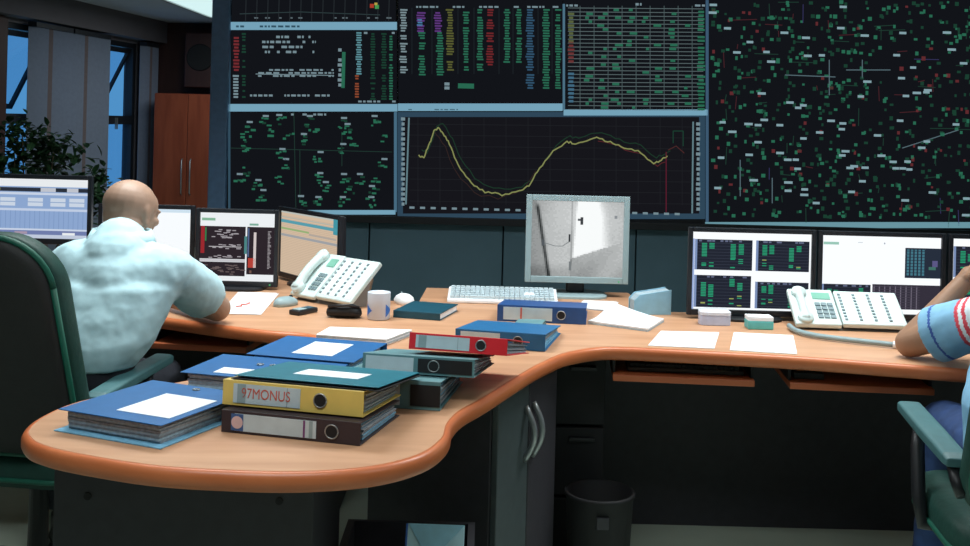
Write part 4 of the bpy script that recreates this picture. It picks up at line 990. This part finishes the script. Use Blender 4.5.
def head(mb, c, Rm):
    k_ = .92
    q = lambda x, y, z: Vector(c) + Rm @ Vector((x, y, z)) * k_
    e = lambda p, r, R2=None: mb.ell(q(*p), tuple(x * k_ for x in r), (Rm @ R2) if R2 else Rm, 20, 14)
    e((0, -.012, .014), (.081, .097, .082)); e((0, .03, -.03), (.061, .062, .075)); e((0, .045, -.072), (.044, .042, .034))
    e((0, .03, .02), (.068, .06, .06)); e((0, -.05, -.03), (.060, .045, .05))
    for s in (-1, 1):
        e((s * .03, .083, .012), (.024, .012, .008)); e((s * .042, .066, -.025), (.022, .022, .018))
        e((s * .075, -.006, -.012), (.010, .020, .033), Euler((.15, 0, s * .35)).to_matrix()); e((s * .078, -.004, -.040), (.009, .012, .014)); e((s * .032, .080, -.004), (.013, .012, .010))
    mb.cap(q(0, .088, .0), q(0, .108, -.035), .009, .014); mb.ell(q(.010, .098, -.037), .009); mb.ell(q(-.010, .098, -.037), .009)
    e((0, .087, -.062), (.024, .012, .008)); e((0, .084, -.073), (.02, .012, .007)); e((0, .08, -.098), (.018, .014, .014))
    return q
def hand(mb, wrist, d, up, side, curl=.5, s=1.0):
    """d along the hand, up = back of the hand, side = +1: thumb towards d x up"""
    w, d, up = Vector(wrist), Vector(d).normalized(), Vector(up).normalized(); up = (up - d * up.dot(d)).normalized(); x = d.cross(up) * side
    Rm = Matrix((x, d, up)).transposed()
    mb.ell(w + d * .05 * s, (.041 * s, .052 * s, .015 * s), Rm, 18, 12); mb.cap(w - d * .01, w + d * .03, .025 * s, .026 * s)
    for (ox_, L) in ((.030, .072), (.010, .080), (-.010, .074), (-.029, .058)):
        p = w + d * (.085 - abs(ox_) * .25) * s + x * ox_ * s; dirr = d + x * ox_ * 1.6; a = curl * .5; pts = [p - dirr * .02 * s]; seg = L / 3 * s
        for k in range(3):
            v = (dirr.normalized() * math.cos(a) - up * math.sin(a)); p = p + v * seg; pts.append(p); a += curl * .6
        mb.chain(pts, [.0092 * s, .009 * s, .0082 * s, .0072 * s], 10)
    p = w + d * .025 * s + x * .026 * s; v = (d * .55 + x * .8 - up * .25).normalized(); p1 = p + v * .038 * s; v2 = (d * .9 + x * .4 - up * .2).normalized(); p2 = p1 + v2 * .03 * s; p3 = p2 + (d - up * .3).normalized() * .022 * s
    mb.chain([p, p1, p2, p3], [.0125 * s, .0105 * s, .0095 * s, .008 * s], 10)
def person(name, label, loc, J, skinm, shirt_fn, shirtmats, trou, yaw, pitch, roll, hands, hair=False, group=None):
    """J: joints in the room"""
    r = thing(name, label, 'person', loc); o = Vector(loc)
    j = {k: Vector(v) - o for k, v in J.items()}
    ax = (j['shR'] - j['shL']).normalized()
    Rm = (Matrix.Rotation(yaw, 3, 'Z') @ Matrix.Rotation(pitch, 3, 'X') @ Matrix.Rotation(roll, 3, 'Y'))
    b = MB(); q = head(b, j['head'], Rm)
    b.cap(j['neck'] - Vector((0, 0, .03)), q(0, -.022, -.04), .064, .060); b.cap(j['neck'], j['neck'] + (j['chest'] - j['neck']) * .4, .062, .08)
    fw = Vector((-ax.y, ax.x, 0)).normalized()
    def rings(k): return [((j['pel']), ax, fw, .165 * k, .115 * k), (j['pel'] * .5 + j['belly'] * .5, ax, fw, .16 * k, .115 * k), (j['belly'], ax, fw, .16 * k, .12 * k), (j['chest'] * .6 + j['belly'] * .4, ax, fw, .165 * k, .118 * k), (j['chest'], ax, fw, .17 * k, .115 * k), ((j['shL'] + j['shR']) / 2 + (j['neck'] - (j['shL'] + j['shR']) / 2) * .25, ax, fw, .155 * k, .085 * k), (j['neck'] - (j['neck'] - j['chest']) * .15, ax, fw, .075 * k, .07 * k)]
    b.loft(rings(.95))
    for s in 'LR':
        b.cap(j['sh' + s], j['el' + s], .052, .043); b.cap(j['el' + s], j['wr' + s], .043, .027)
        h = hands[s]; hand(b, j['wr' + s], h[0], h[1], h[2], h[3])
        b.cap(j['hip' + s], j['kn' + s], .075, .052); b.cap(j['kn' + s], j['an' + s], .05, .036); b.cap(j['an' + s], j['an' + s] + fw * .12 - Vector((0, 0, .03)), .036, .03)
    me = remeshed(b, .0046, 3)
    for m in (skinm, M_EYE, M_LIP): me.materials.append(m)
    me.materials.append(M_HAIR)
    eyes = [q(s * .032, .092, -.004) for s in (-1, 1)]; lips = q(0, .098, -.067)
    idx = [0] * len(me.polygons)
    for p in me.polygons:
        c = p.center
        if any((c - e_).length < .008 for e_ in eyes): idx[p.index] = 1
        elif (c - lips).length < .024 and abs((Rm.transposed() @ (c - lips)).z) < .008: idx[p.index] = 2
    me.polygons.foreach_set('material_index', idx); me.name = 'body'
    bo = bpy.data.objects.new('body', me); COL.objects.link(bo); bo.parent = r
    if hair:
        hb = MB(); hb.ell(q(0, -.02, .03), (.083, .1, .09), Rm, 20, 14); hm = remeshed(hb, .008, 2, [(.02, .006)])
        bm = bmesh.new(); bm.from_mesh(hm); RT = Rm.transposed()
        bmesh.ops.delete(bm, geom=[v for v in bm.verts if (lambda p_: (p_.z < .03 - (.02 - p_.y) * .9 if p_.y < .05 else p_.z < .045))(RT @ (v.co - j['head']))], context='VERTS'); bm.to_mesh(hm); bm.free()
        hm.materials.append(M_HAIR); ho = bpy.data.objects.new('hair', hm); COL.objects.link(ho); ho.parent = r; so = ho.modifiers.new('s', 'SOLIDIFY'); so.thickness = .012; so.offset = -1
    # clothes
    shirt_fn(r, j, rings, ax, fw, shirtmats)
    t = MB(); t.loft([(j['pel'] - Vector((0, 0, .06)), ax, fw, .15, .12), (j['pel'], ax, fw, .185, .14), (j['pel'] * .72 + j['belly'] * .28, ax, fw, .178, .138), (j['pel'] * .32 + j['belly'] * .68, ax, fw, .164, .129)])
    for s in 'LR': t.cap(j['hip' + s], j['kn' + s], .094, .07); t.cap(j['kn' + s], j['an' + s] + (j['kn' + s] - j['an' + s]) * .05, .07, .058, True, False)
    tm = remeshed(t, .008, 3, [(.06, .012)]); tm.materials.append(trou); tm.name = 'trousers'
    to = bpy.data.objects.new('trousers', tm); COL.objects.link(to); to.parent = r
    for s in 'LR':
        a = j['an' + s]; sm = MB(); zf = -o.z
        sm.loft([((a.x, a.y, zf + .001) , ax, fw, .04, .05), ((a.x, a.y, zf + .05), ax, fw, .045, .05), ((a.x, a.y, zf + .10), ax, fw, .045, .048)], 20)
        p0 = Vector((a.x, a.y, zf)); sm.loft([(p0 + fw * (-.05) + Vector((0, 0, .032)), ax, (0, 0, 1), .034, .031), (p0 + fw * .06 + Vector((0, 0, .037)), ax, (0, 0, 1), .045, .036), (p0 + fw * .14 + Vector((0, 0, .030)), ax, (0, 0, 1), .044, .029), (p0 + fw * .19 + Vector((0, 0, .024)), ax, (0, 0, 1), .028, .022)], 20)
        mm_ = remeshed(sm, .006, 3); mm_.materials.append(M_SHOE); so = bpy.data.objects.new('shoe', mm_); COL.objects.link(so); so.parent = r
    return r
def shirt_white(r, j, rings, ax, fw, mats):
    t = MB(); rg = rings(1.13); c = j['neck']
    low = j['pel'] * .42 + j['belly'] * .58
    t.loft([(low, ax, fw, .170, .135), (low * .5 + j['belly'] * .5, ax, fw, .178, .138)] + rg[2:-1] + [(c - (c - j['chest']) * .06, ax, fw, .088, .082)])
    for s in 'LR':
        e = j['sh' + s] + (j['el' + s] - j['sh' + s]) * .70
        t.cap(j['sh' + s], e, .066, .074, True, False, 22)
        t.cap(c - Vector((0, .01, .035)), j['sh' + s] + Vector((0, 0, .002)), .072, .066, True, True, 22)          # slope of the shoulder
        t.cap(j['chest'] + Vector((0, -.01, 0)), j['sh' + s] * .75 + j['chest'] * .25, .115, .09, True, True, 22)   # shoulder blade
    t.ell(c - Vector((0, .02, .05)), (.13, .09, .07)); t.cap(c - Vector((0, .012, .01)), c + (j['chest'] - c) * .5, .088, .115)
    t.cap(c - Vector((0, 0, .04)), c + Vector((0, .010, .024)), .090, .076, True, False, 26)
    me = remeshed(t, .0065, 8, [(.20, .022), (.07, .010)]); me.materials.append(mats[0]); me.name = 'shirt'
    o = bpy.data.objects.new('shirt', me); COL.objects.link(o); o.parent = r
    cl = MB(); n = 36; vs = []; up = Vector((0, .25, 1)).normalized()
    for (rr, h) in ((.090, -.01), (.079, .036), (.086, .041), (.104, .002)):
        for i in range(n):
            a = 2 * PI * i / n; vs.append(c + ax * rr * math.cos(a) + fw * rr * math.sin(a) * .95 + up * h)
    fs = [(k * n + i, k * n + (i + 1) % n, (k + 1) * n + (i + 1) % n, (k + 1) * n + i) for k in range(3) for i in range(n)] + [(3 * n + i, 3 * n + (i + 1) % n, (i + 1) % n, i) for i in range(n)]
    co = MB().add(vs, fs).build('collar', mats[0], o, smooth=True)
def shirt_tee(r, j, rings, ax, fw, mats):
    t = MB(); rg = rings(1.12); t.loft(rg[:-1] + [(j['neck'] - (j['neck'] - j['chest']) * .10, ax, fw, .082, .078)])
    for s in 'LR':
        e = j['sh' + s] + (j['el' + s] - j['sh' + s]) * .74
        t.cap(j['sh' + s], e + Vector((0, 0, .006)), .077, .078, True, False, 22); t.ell((j['sh' + s] * .55 + j['chest'] * .45) + Vector((0, 0, .03)), (.11, .085, .10))
    me = remeshed(t, .005, 4, [(.12, .022)])
    for m in mats: me.materials.append(m)
    idx = []
    for p in me.polygons:
        k = 0; c = p.center
        for s in 'LR':
            d = j['el' + s] - j['sh' + s]; L = d.length; q = c - j['sh' + s]; tt = q.dot(d) / L / L
            rad = (q - d * tt).length
            if rad < .12 and -.25 < tt < .9:
                k = 4
                if tt < .36: k = 1
                if .26 < tt < .295 or .33 < tt < .365: k = 2
                if .60 < tt < .625: k = 3
        if k == 0 and abs(c.z - (j['chest'].z - .03)) < .008: k = 2
        if k == 0 and c.z > j['chest'].z + .06: k = 1
        idx.append(0 if k == 4 else k)
    me.polygons.foreach_set('material_index', idx); me.name = 'tee_shirt'
    o = bpy.data.objects.new('tee_shirt', me); COL.objects.link(o); o.parent = r
J1 = dict(pel=(-1.215, 3.15, .585), belly=(-1.11, 3.16, .75), chest=(-1.07, 3.23, .90), neck=(-1.08, 3.29, 1.015), head=(-1.078, 3.375, 1.108),
          shL=(-1.225, 3.28, .945), shR=(-.91, 3.25, .94), elL=(-1.36, 3.50, .80), wrL=(-1.25, 3.74, .778), elR=(-.838, 3.505, .79), wrR=(-1.02, 3.70, .775),
          hipL=(-1.29, 3.19, .585), hipR=(-1.16, 3.19, .585), knL=(-1.34, 3.56, .545), knR=(-1.02, 3.56, .545), anL=(-1.34, 3.60, .10), anR=(-1.02, 3.58, .10))
person('person', 'bald man in a pale short-sleeved shirt leaning on the desk, seen from behind', (-1.16, 3.13, 0), J1, M_SKIN, shirt_white, [M_SHIRT], M_TROU, math.radians(-24), math.radians(-16), 0,
       dict(L=((.35, .94, -.05), (0, 0, 1), 1, .5), R=((-.8, .6, -.04), (0, 0, 1), -1, .5)))
J2 = dict(pel=(1.395, 2.71, .59), belly=(1.40, 2.74, .73), chest=(1.49, 2.86, .88), neck=(1.56, 2.97, 1.0), head=(1.585, 3.06, 1.085),
          shL=(1.445, 2.99, .915), shR=(1.73, 2.93, .93), elL=(1.268, 3.24, .784), wrL=(1.42, 3.24, .965), elR=(1.80, 3.22, .795), wrR=(1.62, 3.42, .775),
          hipL=(1.31, 2.74, .585), hipR=(1.47, 2.72, .585), knL=(1.335, 3.13, .575), knR=(1.58, 3.12, .575), anL=(1.33, 3.2, .10), anR=(1.55, 3.2, .10))
person('person', 'man in striped light blue tee shirt with elbow on the desk', (1.375, 2.68, 0), J2, M_SKIN2, shirt_tee, [M_TSH, M_TSHW, M_TSHR, M_TSHB], M_JEAN, math.radians(20), math.radians(-8), 0,
       dict(L=((.55, -.1, .8), (-.8, .3, .4), 1, .9), R=((-.75, .65, -.04), (0, 0, 1), -1, .5)), hair=True)
# the glasses of the bald man: temple seen at the side of his head
# ------------------------------------------------------------------ potted plant
pp = aty(40, 150, 5.6)
pl_ = thing('potted_plant', 'leafy green plant behind the far left monitor', 'plant', (pp.x - .05, 5.6, 0))
po = MB(); n = 28; vs = []
for r_, z in ((.14, 0), (.19, .34), (.205, .345), (.205, .38), (.185, .38), (.175, .30)): vs += [(r_ * math.cos(2 * PI * i / n), r_ * math.sin(2 * PI * i / n), z) for i in range(n)]
fs = [(k * n + i, k * n + (i + 1) % n, (k + 1) * n + (i + 1) % n, (k + 1) * n + i) for k in range(5) for i in range(n)] + [tuple(reversed(range(n)))]
sub(pl_, 'pot', M_POT, MB().add(vs, fs), smooth=True); sub(pl_, 'soil', M_SOIL, MB().frus((0, 0, .28), (0, 0, .33), .176, .178, 24))
lv = MB(); st = MB(); rr = random.Random(11)
def leaf(p, d, s):
    d = d.normalized(); x = d.cross(Vector((0, 0, 1)));
    x = (x if x.length > .1 else Vector((1, 0, 0))).normalized(); nn_ = x.cross(d)
    q = [p, p + d * s * .35 + x * s * .26 + nn_ * s * .05, p + d * s * .75 + x * s * .2, p + d * s - nn_ * s * .12, p + d * s * .75 - x * s * .2, p + d * s * .35 - x * s * .26 + nn_ * s * .05, p + d * s * .5 - nn_ * s * .02]
    lv.add(q, [(0, 1, 6), (1, 2, 6), (2, 3, 6), (3, 4, 6), (4, 5, 6), (5, 0, 6)])
tips = [(-.25, .0, 1.2), (-.12, .1, 1.28), (0, -.1, 1.28), (.08, .05, 1.24), (.14, -.05, 1.2), (-.3, -.1, 1.1), (.0, .1, 1.16), (.1, .08, 1.12), (-.06, -.05, 1.2), (.05, .1, 1.2), (.33, 0, 1.07), (.33, -.06, .98), (.36, .04, .92), (.30, .0, 1.02), (-.2, 0, 1.02), (.05, -.12, 1.05), (-.1, .0, 1.1)]
for tp in tips:
    tp = Vector(tp); a = Vector((rr.uniform(-.05, .05), rr.uniform(-.05, .05), .32)); mid = a.lerp(tp, .55) + Vector((0, 0, .1))
    pts = [a.lerp(mid, t / 5).lerp(mid.lerp(tp, t / 5), t / 5) for t in range(6)]; st.tube(pts, [.008, .007, .006, .005, .004, .003], 6)
    for k in range(60):
        p = tp + Vector((rr.gauss(0, .055), rr.gauss(0, .06), rr.gauss(0, .045)))
        leaf(p, Vector((rr.uniform(-1, 1), rr.uniform(-1, 1), rr.uniform(-.5, .7))), rr.uniform(.04, .08))
sub(pl_, 'foliage', M_LEAF, lv); sub(pl_, 'stems', M_STEM, st, smooth=True)

# ------------------------------------------------------------------ sky, camera, view
wd = bpy.data.worlds.new('dusk_sky'); scn.world = wd; wd.use_nodes = True
bg = wd.node_tree.nodes['Background']; bg.inputs['Color'].default_value = lin((88, 160, 220)); bg.inputs['Strength'].default_value = .8
cd = bpy.data.cameras.new('camera'); cam = bpy.data.objects.new('camera', cd); COL.objects.link(cam)
cd.sensor_width = 36; cd.lens = F / 970 * 36; cd.clip_start = .05; cd.clip_end = 100
cam.location = (0, 0, CAMZ); cam.rotation_euler = (Matrix.Rotation(PI / 2, 3, 'X') @ Matrix.Rotation(ROLL, 3, 'Z')).to_euler()
cd.shift_x = (485 - CX) / 970; cd.shift_y = -(273 - CY) / 970
scn.camera = cam
vs_ = scn.view_settings; vs_.view_transform = 'Standard'; vs_.look = 'None'; vs_.gamma = 1; vs_.use_curve_mapping = False; vs_.exposure = 0.0
